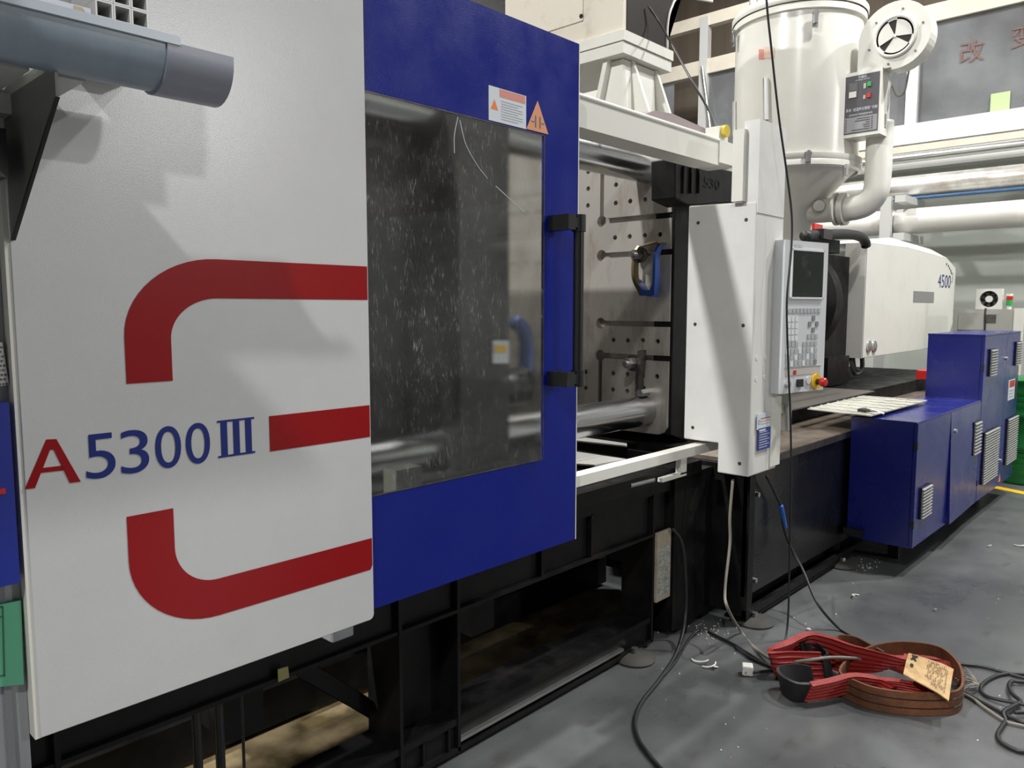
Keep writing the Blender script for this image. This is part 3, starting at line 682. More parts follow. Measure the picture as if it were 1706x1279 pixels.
ct = tag(fin('plastic_sheet', prism([at(u, v, Y=1.88) for u, v in ((1070, 192), (1090, 184), (1120, 189), (1150, 203), (1180, 216), (1180, 232), (1080, 205))], (0, 0.10, 0)), mat('mauve_film', (0.30, 0.25, 0.26), 0.35), origin=(3.0, 1.9, 2.262), bevel=0.006), 'mauve plastic film lying folded on the white beam', 'film')

# ================================================================== PLATENS
XP = 3.60
pl = thing('fixed_platen', (3.8, 3.0, 0.72), 'bare steel platen with bolt holes, slots and chromed tie bars', 'machine platen')
bm = prism([(XP, 2.215, 0.86), (XP, 2.235, 0.83), (XP, 2.27, 0.815), (XP, 3.75, 0.815), (XP, 3.79, 0.86), (XP, 3.79, 2.40), (XP, 3.70, 2.50), (XP, 2.30, 2.50), (XP, 2.215, 2.40)], (0.13, 0, 0))
plo = fin('plate', bm, PLATEN, pl)
cut = bmesh.new()
Ys = [2.285 + 0.0965 * i for i in range(15)]
def hole(y, z, r=0.0135): cyl((XP - 0.02, y, z), (XP + 0.06, y, z), r, n=14, bm=cut)
def P4(x, y): p = at(940 + x / 4.265, 180 + y / 4.265, X=XP); return p.y, p.z
def P5(x, y): p = at(940 + x / 3.553, 460 + y / 3.553, X=XP); return p.y, p.z
rows = []
for q in [(368, 545), (366, 674), (469, 661), (574, 650), (684, 639), (361, 920), (465, 912), (572, 905), (680, 897), (170, 452), (170, 572), (168, 692)]: rows.append(P4(*q))
for q in [(292, 377), (376, 380), (465, 380), (553, 386), (290, 574), (373, 581), (465, 590), (549, 593), (127, 565), (127, 660), (288, 671), (372, 680), (470, 662)]: rows.append(P5(*q))
for y, z in rows: hole(y, z)
for y, z in [(y, z) for y in (2.86, 2.96, 3.05, 3.15, 3.25, 3.35) for z in (2.19, 2.085, 1.78, 1.55, 1.33, 1.22, 1.10)]: hole(y, z)
def slot(y0, y1, z, w=0.026):
    box(XP - 0.02, XP + 0.05, y0, y1, z - w / 2, z + w / 2, cut)
zs = [P4(265, 805)[1], P4(265, 1048)[1], P5(210, 278)[1], P5(213, 468)[1]]
ys = 2.668
for i, z in enumerate(zs):
    c2 = bmesh.new(); slot(2.15, ys, z, 0.030)
    cyl((XP - 0.021, ys, z), (XP + 0.051, ys, z), 0.032, n=20, bm=cut)
box(XP - 0.022, XP + 0.049, ys - 0.013, ys + 0.013, zs[0], 2.55, cut)
box(XP - 0.022, XP + 0.049, ys - 0.013, ys + 0.013, 0.75, zs[3], cut)
bmesh.ops.recalc_face_normals(cut, faces=cut.faces)
cme = bpy.data.meshes.new('cut'); cut.to_mesh(cme); cut.free()
cob = bpy.data.objects.new('cut', cme); COL.objects.link(cob)
md = plo.modifiers.new('b', 'BOOLEAN'); md.object = cob; md.solver = 'EXACT'; md.use_self = True; md.operation = 'DIFFERENCE'
cob.location = -Vector((0, 0, 0))
plo_par = plo.parent; bpy.context.view_layer.update()
dg = bpy.context.evaluated_depsgraph_get()
nm = bpy.data.meshes.new_from_object(plo.evaluated_get(dg)); plo.modifiers.clear(); plo.data = nm
bpy.data.objects.remove(cob)
fin('platen_body', box(XP + 0.13, 4.15, 2.30, 3.70, 0.80, 2.48), BLACK, pl, bevel=0.02)
fin('platen_side', prism([(XP + 0.012, 2.20, 0.82), (XP + 0.20, 2.20, 0.76), (XP + 0.20, 2.20, 2.46), (XP + 0.012, 2.20, 2.44)], (0, 0.12, 0)), BLACK, pl, bevel=0.004)
ZT, ZL, YT = 2.252, 0.940, 2.365
for z, y in ((ZT, YT), (ZL, YT), (ZT, 3.64), (ZL, 3.64)):
    fin('tie_bar', cyl((0.3, y, z), (XP + 0.01, y, z), 0.083, n=48), CHROME, pl, smooth='auto')
# machined corner pad round the lower front tie bar
fin('corner_pad', prism([(XP - 0.004, 2.218, 1.02), (XP - 0.004, 2.218, 0.87), (XP - 0.004, 2.235, 0.835), (XP - 0.004, 2.27, 0.818), (XP - 0.004, 2.52, 0.818), (XP - 0.004, 2.52, 0.87), (XP - 0.004, 2.30, 1.03)], (0.006, 0, 0)), PLATEN, pl)
# cast block with raised number above
cbk = thing('cast_block', (3.9, 2.1, 2.08), 'black cast block with raised 530 number beside the console post', 'casting')
q = [at(u, v, Y=2.05) for u, v in ((1125, 262), (1250, 292), (1250, 335), (1150, 342), (1125, 330))]
fin('block', prism(q, (0, 0.14, 0)), BLACK, cbk, bevel=0.006)
o1 = at(1178, 312, Y=2.042)
fin('raised_number', text_bm('530', (o1.x - 0.02, 2.0495, o1.z), (1, 0.0, -0.0), (0, 0, 1), 0.17, 0.055, 0.003, 0.012), BLACK, cbk)
for u in (1138, 1150, 1163):
    a = at(u, 276, Y=2.046); b = at(u + 1, 322, Y=2.046); fin('rib', box(a.x, a.x + 0.012, 2.036, 2.052, b.z, a.z), BLACK, cbk, bevel=0.002)
# moving platen and mould parts seen through the window
mv = thing('moving_platen', (1.9, 3.0, 0.72), 'dark moving platen behind the scratched window of the blue door', 'machine platen')
xm_ = at(848, 500, Y=2.21).x
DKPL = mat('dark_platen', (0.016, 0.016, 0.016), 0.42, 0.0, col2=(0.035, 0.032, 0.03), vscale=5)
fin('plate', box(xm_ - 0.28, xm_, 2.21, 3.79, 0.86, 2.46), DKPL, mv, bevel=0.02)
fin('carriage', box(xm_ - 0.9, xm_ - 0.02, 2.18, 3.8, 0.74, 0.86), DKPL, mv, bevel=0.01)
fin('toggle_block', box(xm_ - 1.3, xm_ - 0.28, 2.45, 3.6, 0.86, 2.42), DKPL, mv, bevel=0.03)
pz = at(855, 640, Y=2.36)
fin('bush', cyl((xm_ - 0.05, 2.30, pz.z), (xm_ + 0.17, 2.30, pz.z), 0.085, n=32), mat('dark_bush', (0.05, 0.05, 0.05), 0.3, 0.7), mv, smooth='auto')
pq = [at(u, v, Y=2.205) for u, v in ((820, 567), (847, 567), (847, 605), (820, 605))]
lb = fin('notice', prism(pq, (0, -0.003, 0)), STICK, mv)
pq = [at(u, v, Y=2.201) for u, v in ((824, 575), (843, 575), (843, 587), (824, 587))]
fin('notice_print', prism(pq, (0, -0.002, 0)), YELLOW, lb)
fin('blue_hose', tube([at(u, v, Y=2.33) for u, v in ((858, 535), (872, 550), (876, 585), (874, 618))], 0.035, n=12), CLAMPBLUE, mv, smooth=True)
for u, v in ((690, 774), (689, 803)):
    p = at(u, v, Y=1.80); 
fin('switch_box', box(1.42, 1.52, 1.80, 1.86, 0.86, 1.02), mat('grey_switch', (0.12, 0.12, 0.10), 0.5), mv)
# rear guard of the machine, pale
rg = tag(fin('rear_guard', box(4.3, 6.2, 4.25, 4.30, 0.0, 3.62), CREAM, origin=(5.2, 4.27, 0.0), bevel=0.01), 'pale guard sheet standing on the far side of the machine', 'machine guard')
# mould clamps on the platen
def clampdev(name, zc, yc, mats, label, s=1.0):
    t = thing(name, (XP, yc, zc - 0.18 * s), label, 'mould clamp')
    fin('stud', cyl((XP - 0.14 * s, yc + 0.06, zc), (XP + 0.03, yc + 0.06, zc), 0.014 * s, n=14), STEEL, t, smooth='auto')
    fin('nut', cyl((XP - 0.115 * s, yc + 0.06, zc), (XP - 0.065 * s, yc + 0.06, zc), 0.028 * s, n=6), STEEL, t)
    fin('washer', cyl((XP - 0.063 * s, yc + 0.06, zc), (XP - 0.045 * s, yc + 0.06, zc), 0.042 * s, n=20), DSTEEL, t, smooth='auto')
    return t
t = clampdev('mould_clamp', P4(560, 1048)[1], 2.31, None, 'blue and bronze strap clamp bolted to the upper part of the steel platen')
zc = P4(560, 1048)[1]
# U-shaped hanger
for yy, mm in ((2.385, BRASS), (2.255, CLAMPBLUE)):
    pts = [(XP - 0.03, yy, zc + 0.05), (XP - 0.07, yy, zc + 0.0), (XP - 0.075, yy + (0.0 if yy > 2.3 else 0.0), zc - 0.12), (XP - 0.05, yy + (-0.035 if yy > 2.3 else 0.02), zc - 0.215)]
    fin('strap', ribbon([(p, (1, 0, 0.0)) for p in pts], 0.045, 0.016), mm, t)
fin('top_plate', prism([(XP - 0.09, 2.24, zc + 0.055), (XP - 0.002, 2.24, zc + 0.055), (XP - 0.002, 2.36, zc + 0.06), (XP - 0.09, 2.36, zc + 0.03)], (0, 0, 0.008)), BRASS, t)
fin('lower_block', prism([(XP - 0.08, 2.385, zc - 0.13), (XP - 0.08, 2.345, zc - 0.215), (XP - 0.08, 2.275, zc - 0.225), (XP - 0.08, 2.262, zc - 0.12), (XP - 0.08, 2.29, zc - 0.19), (XP - 0.08, 2.34, zc - 0.185)], (0.06, 0, 0)), CLAMPBLUE, t)
yl, zl = P5(450, 510)
t = clampdev('mould_clamp', zl, yl - 0.06, None, 'bare steel strap clamp bolted low on the platen above the tie bar', 1.1)
fin('strap', ribbon([((XP - 0.03, yl - 0.03, zl + 0.07), (1, 0, 0)), ((XP - 0.05, yl - 0.04, zl), (1, 0, 0)), ((XP - 0.05, yl - 0.03, zl - 0.08), (1, 0, 0)), ((XP - 0.03, yl - 0.02, zl - 0.18), (1, 0, 0))], 0.05, 0.022), DSTEEL, t)
fin('foot_bolt', cyl((XP - 0.08, yl - 0.05, zl - 0.16), (XP, yl - 0.05, zl - 0.16), 0.022, n=6), STEEL, t)

# ---- robot pedestal on the platen
rb = thing('robot_base', (3.85, 2.9, 2.50), 'beige robot base with boxy housing on a ribbed pedestal above the platen', 'robot')
fin('housing', box(3.65, 4.06, 2.575, 3.45, 3.02, 4.2), ROBOT, rb, bevel=0.01)
fin('seam_panel', box(3.642, 3.652, 2.85, 3.46, 3.14, 4.1), ROBOT, rb, bevel=0.003)
for z0, z1, e in ((2.965, 3.02, 0.02), (2.90, 2.962, 0.012)):
    fin('flange', box(3.65 - e, 4.12 + e, 2.575 - e, 3.46, z0, z1), CREAM, rb, bevel=0.004)
fin('access_cover', prism([(3.68, 2.570, 3.02), (4.08, 2.570, 3.02), (4.08, 2.570, 3.16), (4.12, 2.570, 3.27), (4.22, 2.570, 3.36), (4.6, 2.570, 3.44), (4.6, 2.570, 4.1), (3.68, 2.570, 4.1)], (0, 0.05, 0)), BROWN, rb)
fin('cover_edge', tube([(4.085, 2.565, 3.02), (4.085, 2.565, 3.16), (4.125, 2.565, 3.27), (4.225, 2.565, 3.355), (4.6, 2.565, 3.435)], 0.008, n=8), CREAM, rb, smooth=True)
bm = prism([(3.67, 2.69, 2.90), (3.67, 2.72, 2.90), (3.64, 2.80, 2.50), (3.64, 2.77, 2.50)], (0.06, 0, 0))
fin('rib', bm, CREAM, rb)
fin('core', prism([(3.71, 2.61, 2.90), (3.71, 2.74, 2.90), (3.69, 2.78, 2.50), (3.69, 2.57, 2.50)], (0.38, 0, 0)), CREAM, rb, bevel=0.01)
for xx in (3.78, 4.02):
    fin('rib', prism([(xx, 2.60, 2.90), (xx, 2.64, 2.90), (xx, 2.64, 2.50), (xx, 2.45, 2.50)], (0.025, 0, 0)), CREAM, rb)
for y in (2.95, 2.62): 
    p = (3.64, y, 3.2 if y > 2.9 else 3.08)
fin('hole_plug', cyl((3.638, 2.86, 3.165), (3.644, 2.86, 3.165), 0.012, n=14), BLACKPL, rb)
fin('screw', cyl((4.00, 2.60, 3.02), (4.00, 2.60, 3.06), 0.012, n=8), STEEL, rb)

# ================================================================== CONSOLE
cs = thing('control_console', (3.23, 1.66, 0.775), 'pale grey control console column with nameplate beside the open platen', 'console')
XC = 3.10
bm = prism([(XC, 1.50, 0.775), (XC, 1.648, 0.775), (XC, 1.648, 0.907), (XC, 1.82, 0.907), (XC, 1.82, 1.955), (XC, 1.50, 1.945)], (0.272, 0, 0))
fin('cabinet', bm, CONS, cs, bevel=0.006, seg=2)
fin('front_column', box(XC + 0.005, XC + 0.262, 1.497, 1.565, 1.90, 2.282), CONS, cs, bevel=0.006, seg=2)
fin('side_return', box(XC - 0.028, XC + 0.01, 1.55, 1.60, 1.95, 2.245), CREAM, cs, bevel=0.004)
fin('cover_step', box(XC + 0.20, XC + 0.30, 1.495, 1.60, 0.79, 1.105), CREAM, cs, bevel=0.01, seg=2)
def PC(u, v): p = at(u, v, X=XC); return p
for u, v in ((1163, 371), (1243, 366), (1158, 540), (1238, 542), (1154, 712), (1232, 772)):
    p = PC(u, v); fin('screw', lathe([(0, -0.004), (0.005, -0.004), (0.008, -0.001), (0.0085, 0.001)], (XC, p.y, p.z), (1, 0, 0), 14), DSTEEL, cs, smooth='auto')
for u, v in ((1261, 596), (1275, 595), (1260, 631), (1274, 629)):
    p = at(u, v, Y=1.5); fin('plug_cap', cyl((p.x, 1.4985, p.z), (p.x, 1.5005, p.z), 0.012, n=20), CREAM, cs)
q0, q1 = at(1264, 693, Y=1.4945), at(1283, 709, Y=1.4945)
X0, X1 = at(1264, 715, Y=1.49).x, at(1284, 715, Y=1.49).x
n1 = fin('maker_sticker', box(X0 - 0.01, X1, 1.4925, 1.4955, q1.z - 0.005, q0.z + 0.01), STICK, cs, label='white maker sticker with blue ring')
zt_ = (q0.z + q1.z) / 2
fin('sticker_ring', lathe([(0.007, 0), (0.010, 0), (0.010, 0.0008), (0.007, 0.0008), (0.007, 0)], (X0 + 0.008, 1.4918, zt_), (0, 1, 0), 18), mat('ring_blue', (0.06, 0.22, 0.55), 0.4), n1)
for i, m_ in enumerate((INK, ORANGE, GREYINK)): fin('sticker_line', box(X0 + 0.024, X1 - 0.006, 1.4920, 1.4928, zt_ + 0.012 - 0.012 * i, zt_ + 0.016 - 0.012 * i), m_, n1)
zp0, zp1 = at(1274, 748, Y=1.49).z, at(1274, 712, Y=1.49).z
n2 = fin('nameplate', box(X0 + 0.002, X1 + 0.002, 1.4915, 1.4955, zp0, zp1), mat('plate_blue', (0.012, 0.035, 0.26), 0.35), cs, label='blue nameplate with fine print')
for i in range(7):
    z = zp0 + (zp1 - zp0) * (0.10 + 0.115 * i)
    fin('print_line', box(X0 + 0.010, X1 - (0.012 if i % 2 else 0.03), 1.4908, 1.4917, z, z + 0.0045), GREYINK, n2)
fin('print_line', box(X0 + 0.008, X0 + 0.07, 1.4908, 1.4917, zp1 - 0.013, zp1 - 0.006), STICK, n2)
# operator panel: rotated towards the aisle
th = math.radians(11); ux = Vector((math.cos(th), -math.sin(th), 0)); nz = Vector((0, 0, 1)); nn = Vector((-math.sin(th), -math.cos(th), 0))
PO = Vector((3.285, 1.452, 1.125)); 
def pan(a, b, c): return PO + ux * a + nz * b + nn * c      # a across, b up, c out
PW, PH = 0.0, 0.0
def solve_w():
    best = None
    for i in range(200, 700):
        p = PO + ux * (i / 1000); d = p - CAM
        zc_ = d.dot(fwd); u = CX + F * d.dot(right) / zc_
        if best is None or abs(u - 1371) < best[0]: best = (abs(u - 1371), i / 1000)
    return best[1]
PW = solve_w(); PH = 0.672
def pbox(a0, a1, b0, b1, c0, c1, bm=None):
    bm = bm or bmesh.new()
    v = [bm.verts.new(pan(a, b, c)) for a in (a0, a1) for b in (b0, b1) for c in (c0, c1)]
    for f in ((0, 1, 3, 2), (4, 6, 7, 5), (0, 4, 5, 1), (2, 3, 7, 6), (0, 2, 6, 4), (1, 5, 7, 3)): bm.faces.new([v[i] for i in f])
    return bm
pn = fin('operator_panel', pbox(0, PW, 0, PH, -0.055, 0), PANELGREY, cs, bevel=0.006, seg=2, label='light grey operator panel with screen and keys')
fin('panel_back', pbox(0.012, PW - 0.02, 0.015, PH - 0.015, -0.085, -0.05), mat('panel_side_grey', (0.30, 0.30, 0.31), 0.4), cs, bevel=0.004)
def fr_(a): return PW * a
fin('screen', pbox(fr_(.155), fr_(.875), PH * .635, PH * .935, 0.0, 0.004), SCREEN, pn)
bm = bmesh.new(); e_ = 0.008
a0, a1, b0, b1 = fr_(.135), fr_(.895), PH * .622, PH * .948
for q in ((a0, a1, b0, b0 + e_), (a0, a1, b1 - e_, b1), (a0, a0 + e_, b0, b1), (a1 - e_, a1, b0, b1)): pbox(*q, 0.0, 0.007, bm)
fin('screen_bezel', bm, mat('bezel_white', (0.68, 0.69, 0.70), 0.35), pn)
fin('maker_emblem', pbox(fr_(.2), fr_(.4), PH * .958, PH * .974, 0, 0.001), mat('emblem_grey', (0.34, 0.34, 0.40), 0.5, col2=(0.6, 0.6, 0.62), vscale=120, lo=0.45, hi=0.55), pn)
def kmesh(w_, h_, m_, nm_):
    b = bmesh.new(); v = [b.verts.new(ux * a + nz * c + nn * d2) for a in (-w_ / 2, w_ / 2) for c in (-h_ / 2, h_ / 2) for d2 in (0, 0.003)]
    for f in ((0, 1, 3, 2), (4, 6, 7, 5), (0, 4, 5, 1), (2, 3, 7, 6), (0, 2, 6, 4), (1, 5, 7, 3)): b.faces.new([v[i] for i in f])
    return mesh_of(b, nm_, m_)
kw = PW * 0.062
K1 = kmesh(kw, 0.020, KEYMAT, 'key'); K2 = kmesh(kw, 0.024, KEYLITE, 'key_light'); K3 = kmesh(kw, 0.022, mat('key_dark', (0.22, 0.23, 0.25), 0.45), 'key_dark')
def key(a, b, me=K1): inst('key', me, pan(a, b, 0.0004), pn)
for i in range(9): key(fr_(.16 + .083 * i), PH * .545, K1)
for r_ in range(4):
    for k_ in range(3): key(fr_(.14 + .083 * k_), PH * (.49 - .042 * r_), K2)
for a, b in ((.70, .495), (.615, .455), (.785, .455), (.70, .415), (.60, .372), (.69, .372), (.775, .372)): key(fr_(a), PH * b, K3 if (a, b) in ((.70, .495), (.615, .455), (.785, .455), (.70, .415)) else K1)
for k_ in (0, 1, 2, 4, 5, 6, 7): key(fr_(.15 + .088 * k_), PH * .322, K1)
for r_ in range(3):
    for k_ in range(8): key(fr_(.13 + .092 * k_), PH * (.278 - .041 * r_), K3 if (r_ == 2 and k_ == 7) else (K2 if (r_ + k_) % 3 == 0 else K1))
fin('key_strip', pbox(fr_(.10), fr_(.90), PH * .118, PH * .155, 0, 0.002), mat('strip_beige', (0.50, 0.46, 0.41), 0.45), pn)
fin('warning_key', pbox(fr_(.27), fr_(.33), PH * .122, PH * .150, 0, 0.004), REDPL, pn)
fin('divider', pbox(fr_(.08), fr_(.92), PH * .168, PH * .172, 0, 0.003), STEEL, pn)
fin('key_lock', pbox(fr_(.36), fr_(.47), PH * .038, PH * .088, 0, 0.012), BLACKPL, pn, bevel=0.003)
fin('selector', cyl(pan(fr_(.14), PH * .06, 0), pan(fr_(.14), PH * .06, 0.014), 0.014, n=18), STEEL, pn, smooth='auto')
fin('blank_button', cyl(pan(fr_(.62), PH * .075, 0), pan(fr_(.62), PH * .075, 0.006), 0.017, n=20), PANELGREY, pn, smooth='auto')
es = fin('emergency_stop', cyl(pan(fr_(.80), PH * .062, 0), pan(fr_(.80), PH * .062, 0.010), 0.036, n=28), YELLOW, pn, smooth='auto', label='red mushroom stop button on yellow disc')
fin('stop_stem', cyl(pan(fr_(.80), PH * .062, 0.01), pan(fr_(.80), PH * .062, 0.03), 0.014, n=18), BLACKPL, es, smooth='auto')
fin('stop_cap', lathe([(0, 0), (0.018, 0), (0.021, 0.006), (0.021, 0.018), (0.016, 0.024), (0, 0.026)], pan(fr_(.80), PH * .062, 0.03), nn, 24), REDPL, es, smooth='auto')
# things below the panel
fin('mount_bracket', box(3.44, 3.48, 1.48, 1.52, 0.94, 1.14), mat('bracket_grey', (0.42, 0.41, 0.38), 0.4), cs, bevel=0.004)
fin('mount_bracket', box(3.37, 3.46, 1.50, 1.54, 1.02, 1.06), MATS['bracket_grey'], cs, bevel=0.004)

# ================================================================== INJECTION SIDE BED
YI = 1.62
ij = thing('injection_bed', (5.2, 2.4, 0), 'black panelled machine bed under the injection unit with rusty tray on top', 'machine bed')
fin('front_panel', box(3.345, 7.6, YI, YI + 0.02, 0.14, 0.765), mat('glossy_black_panel', (0.005, 0.005, 0.006), 0.22, spec=0.4, rvar=0.12, vscale=3), ij, bevel=0.004)
fin('front_panel', box(3.345, 3.40, YI - 0.012, YI + 0.02, 0.03, 0.765), BLACK, ij, bevel=0.006)
fin('end_panel', box(3.345, 3.365, YI + 0.02, 2.3, 0.05, 0.765), BLACK, ij)
fin('sole_channel', box(3.345, 4.75, YI - 0.01, YI + 0.01, 0.03, 0.075), BLACK, ij, bevel=0.003)
fin('sole_channel', box(3.345, 4.75, YI - 0.01, YI + 0.10, 0.020, 0.034), BLACK, ij, bevel=0.002)
fin('sole_web', box(3.42, 4.75, YI + 0.07, YI + 0.085, 0.03, 0.15), BLACK, ij)
fin('tray_sheet', box(3.378, 7.6, YI - 0.012, 2.02, 0.765, 0.785), TRAY, ij, bevel=0.004)
fin('tray_lip', box(3.378, 4.62, YI - 0.016, YI - 0.006, 0.755, 0.79), DSTEEL, ij, bevel=0.002)
fin('upper_beam', box(4.16, 8.5, 2.0, 3.6, 0.785, 0.885), BLACK, ij, bevel=0.004)
fin('deck_plate', box(4.2, 6.0, 1.93, 3.6, 0.886, 0.894), mat('oily_deck', (0.10, 0.09, 0.08), 0.4), ij)
fin('body', box(3.6, 8.5, YI + 0.1, 3.7, 0.05, 0.76), BLACK, ij)
for z in (0.20, 0.62): fin('panel_lock', cyl((3.44, YI - 0.014, z), (3.44, YI, z), 0.012, n=14), STEEL, ij, smooth='auto')
cp = thing('chequer_plate', (5.1, 1.92, 0.894), 'light chequered steel plate lying on the bed behind the cabinet', 'plate')
q = [at(u, v, Z=0.895) for u, v in ((1345, 682), (1438, 660), (1545, 668), (1450, 694))]
fin('sheet', prism(q, (0, 0, 0.006)), CHEQ, cp)
bm = bmesh.new()
for i in range(12):
    for j in range(7):
        a, b = (i + .5) / 12, (j + .5) / 7
        p = q[0].lerp(q[1], b).lerp(q[3].lerp(q[2], b), a); s_ = 0.022 if (i + j) % 2 else -0.022
        prism([(p.x - 0.02, p.y - s_, 0.901), (p.x - 0.012, p.y - s_, 0.901), (p.x + 0.02, p.y + s_, 0.901), (p.x + 0.012, p.y + s_, 0.901)], (0, 0, 0.004), bm)
tag(fin('tread_pattern', bm, CHEQ, cp), kind='stuff')

# ---- injection unit: black flange, bolts, support; white cover
iu = thing('injection_unit', (6.3, 2.8, 0.885), 'black injection unit with round bolted flange behind the operator panel', 'injection unit')
XFL, ZC, YC = 6.10, 1.55, 2.73
fin('flange', lathe([(0, 0), (0.42, 0), (0.45, 0.02), (0.45, 0.16), (0, 0.16)], (XFL, YC, ZC), (1, 0, 0), 48), BLACK, iu, smooth='auto')
for i in range(12):
    a = 2 * PI * (i + .5) / 12
    y, z = YC + 0.36 * math.cos(a), ZC + 0.36 * math.sin(a)
    bo = fin('bolt', lathe([(0, -0.02), (0.014, -0.02), (0.014, -0.008), (0.026, -0.02), (0.032, -0.018), (0.032, 0), (0, 0)], (XFL, y, z), (1, 0, 0), 12), DSTEEL, iu, smooth='auto')
fin('body_block', box(XFL + 0.16, 6.75, 2.42, 3.18, 0.95, 1.93), BLACK, iu, bevel=0.02)
fin('support_foot', box(XFL - 0.05, XFL + 0.4, 2.30, 3.2, 0.895, 1.12), BLACK, iu, bevel=0.01)
fin('barrel', cyl((4.15, YC, ZC), (XFL, YC, ZC), 0.17, n=32), mat('barrel_guard', (0.40, 0.40, 0.39), 0.4, 0.5), iu, smooth='auto')
fin('hydraulic_valve', box(5.5, 5.62, 2.28, 2.36, 0.90, 1.12), BLACK, iu, bevel=0.01)
fin('valve_rod', cyl((4.75, 2.20, 1.10), (5.6, 2.20, 1.14), 0.016, n=12), STEEL, iu, smooth='auto')
bm = box(5.92, 6.25, 2.32, 2.45, 1.93, 2.03); fin('manifold', bm, BLACK, iu, bevel=0.012)
cv = thing('injection_cover', (8.0, 2.6, 1.08), 'cream sheet-metal cover marked 4500 over the rear of the injection unit', 'machine cover')
YV = 2.30
def V(u, v): p = at(u, v, Y=YV); return (p.x, p.z)
pr = [V(1437, 597), V(1443, 404)]
xL = (pr[0][0] + pr[1][0]) / 2
prof = [(xL, 1.083), (xL, 2.05), V(1513, 412), V(1578, 430), V(1593, 447), V(1588, 535), V(1582, 553), (V(1545, 580)[0], 1.095)]
fin('side_sheet', prism([(x, YV, z) for x, z in prof], (0, 0.02, 0)), CREAM, cv, bevel=0.003)
fin('end_return', box(xL - 0.006, xL + 0.014, YV, YV + 0.17, 1.083, 2.05), CREAM, cv, bevel=0.004)
tp = [V(1443, 404), V(1513, 412), V(1578, 430), V(1593, 447)]
tp[0] = (xL, 2.05)
bm = bmesh.new()
rw = [[bm.verts.new((x, y, z + (0.10 if y > YV + .05 and 0 < i < 3 else 0))) for y in (YV, YV + 0.16, YV + 0.9)] for i, (x, z) in enumerate(tp)]
for a, b in zip(rw, rw[1:]):
    for i in range(2): bm.faces.new((a[i], a[i + 1], b[i + 1], b[i]))
fin('top_sheet', bm, CREAM, cv)
fin('far_sheet', prism([(x, YV + 0.9, z) for x, z in prof], (0, 0.02, 0)), CREAM, cv)
fin('tail_sheet', prism([(prof[4][0] - 0.01, YV, prof[4][1]), (prof[4][0] - 0.01, YV + 0.9, prof[4][1]), (prof[5][0] - 0.01, YV + 0.9, prof[5][1]), (prof[5][0] - 0.01, YV, prof[5][1])], (-0.01, 0, 0)), CREAM, cv)
gx0, gz0 = V(1521, 501); gx1, gz1 = V(1556, 489)
gz = (gz0 + gz1) / 2
fin('grip', prism([(gx0, YV - 0.002, gz - 0.055), (gx1, YV - 0.002, gz - 0.055), (gx1, YV - 0.002, gz + 0.055), (gx0, YV - 0.002, gz + 0.055)], (0, 0.004, 0)), mat('recess_grey', (0.22, 0.22, 0.22), 0.4), cv, bevel=0.0)
n0 = V(1562, 481); n1_ = V(1583, 481)
zlo_ = V(1565, 479)[1]; zhi_ = V(1570, 457)[1]
fin('model_number', text_bm('4500', (n0[0], YV, zlo_), (1, 0, 0), (0, 0, 1), n1_[0] - n0[0], zhi_ - zlo_, 0.002), DBLUE, cv)
fin('model_suffix', text_bm('3', (n1_[0] + 0.02, YV, zlo_ + .06), (1, 0, 0), (0, 0, 1), .07, (zhi_ - zlo_) * .8, 0.002), GREYINK, cv)
bm = bmesh.new()
for u, v in ((1577, 440), (1580, 443), (1582, 447), (1584, 451), (1585, 455)):
    x_, z_ = V(u, v); prism([(x_ - 0.02, YV - 0.002, z_ - 0.012), (x_ + 0.02, YV - 0.002, z_ - 0.012), (x_ + 0.02, YV - 0.002, z_ + 0.012), (x_ - 0.02, YV - 0.002, z_ + 0.012)], (0, 0.003, 0), bm)
fin('arc_emblem', bm, INK, cv)
for u in (1445, 1454):
    x_, z_ = V(u, 577)
    gg = fin('gauge', lathe([(0, -0.022), (0.030, -0.022), (0.038, -0.016), (0.05, -0.014), (0.05, 0), (0, 0)], (x_ + .02, YV, z_), (0, 1, 0), 24), STEEL, cv, smooth='auto')
hz = thing('hose_bundle', (6.9, 2.45, 0.895), 'loop of dark hoses hanging below the cream cover', 'hose')
for k_, (r0, c0) in enumerate(((0.16, 0.0), (0.11, 0.05))):
    pts = [(6.86 + c0 - 0.0, 2.42, 1.12), (6.86 + c0, 2.40, 1.0), (6.88 + c0 + r0 * .5, 2.40, 0.935 + .03 * k_), (6.90 + c0 + r0 * 1.3, 2.40, 0.98), (6.92 + c0 + r0 * 1.4, 2.42, 1.12)]
    fin('hose', tube(pts, 0.017, n=10), mat('grey_hose', (0.16, 0.15, 0.14), 0.4), hz, smooth=True)
bh = tag(fin('black_hose', tube([at(u, v, Y=2.28) for u, v in ((1340, 393), (1375, 391), (1410, 390), (1432, 394), (1441, 402), (1443, 410))], 0.038, n=12), RUBBER, smooth=True, origin=(6.4, 2.28, 2.05)), 'thick black hose bending down to the top of the cream cover', 'hose')
jb = thing('junction_box', (5.9, 2.28, 2.10), 'small black junction box with red tags above the operator panel', 'box')
q0, q1 = at(1366, 381, Y=2.25), at(1380, 400, Y=2.25)
fin('box', box(q0.x, q1.x, 2.22, 2.30, q1.z, q0.z), BLACKPL, jb, bevel=0.006)
q0, q1 = at(1355, 372, Y=2.32), at(1368, 390, Y=2.32)
fin('red_tag', box(q0.x, q1.x, 2.31, 2.33, q1.z, q0.z), REDPL, jb)

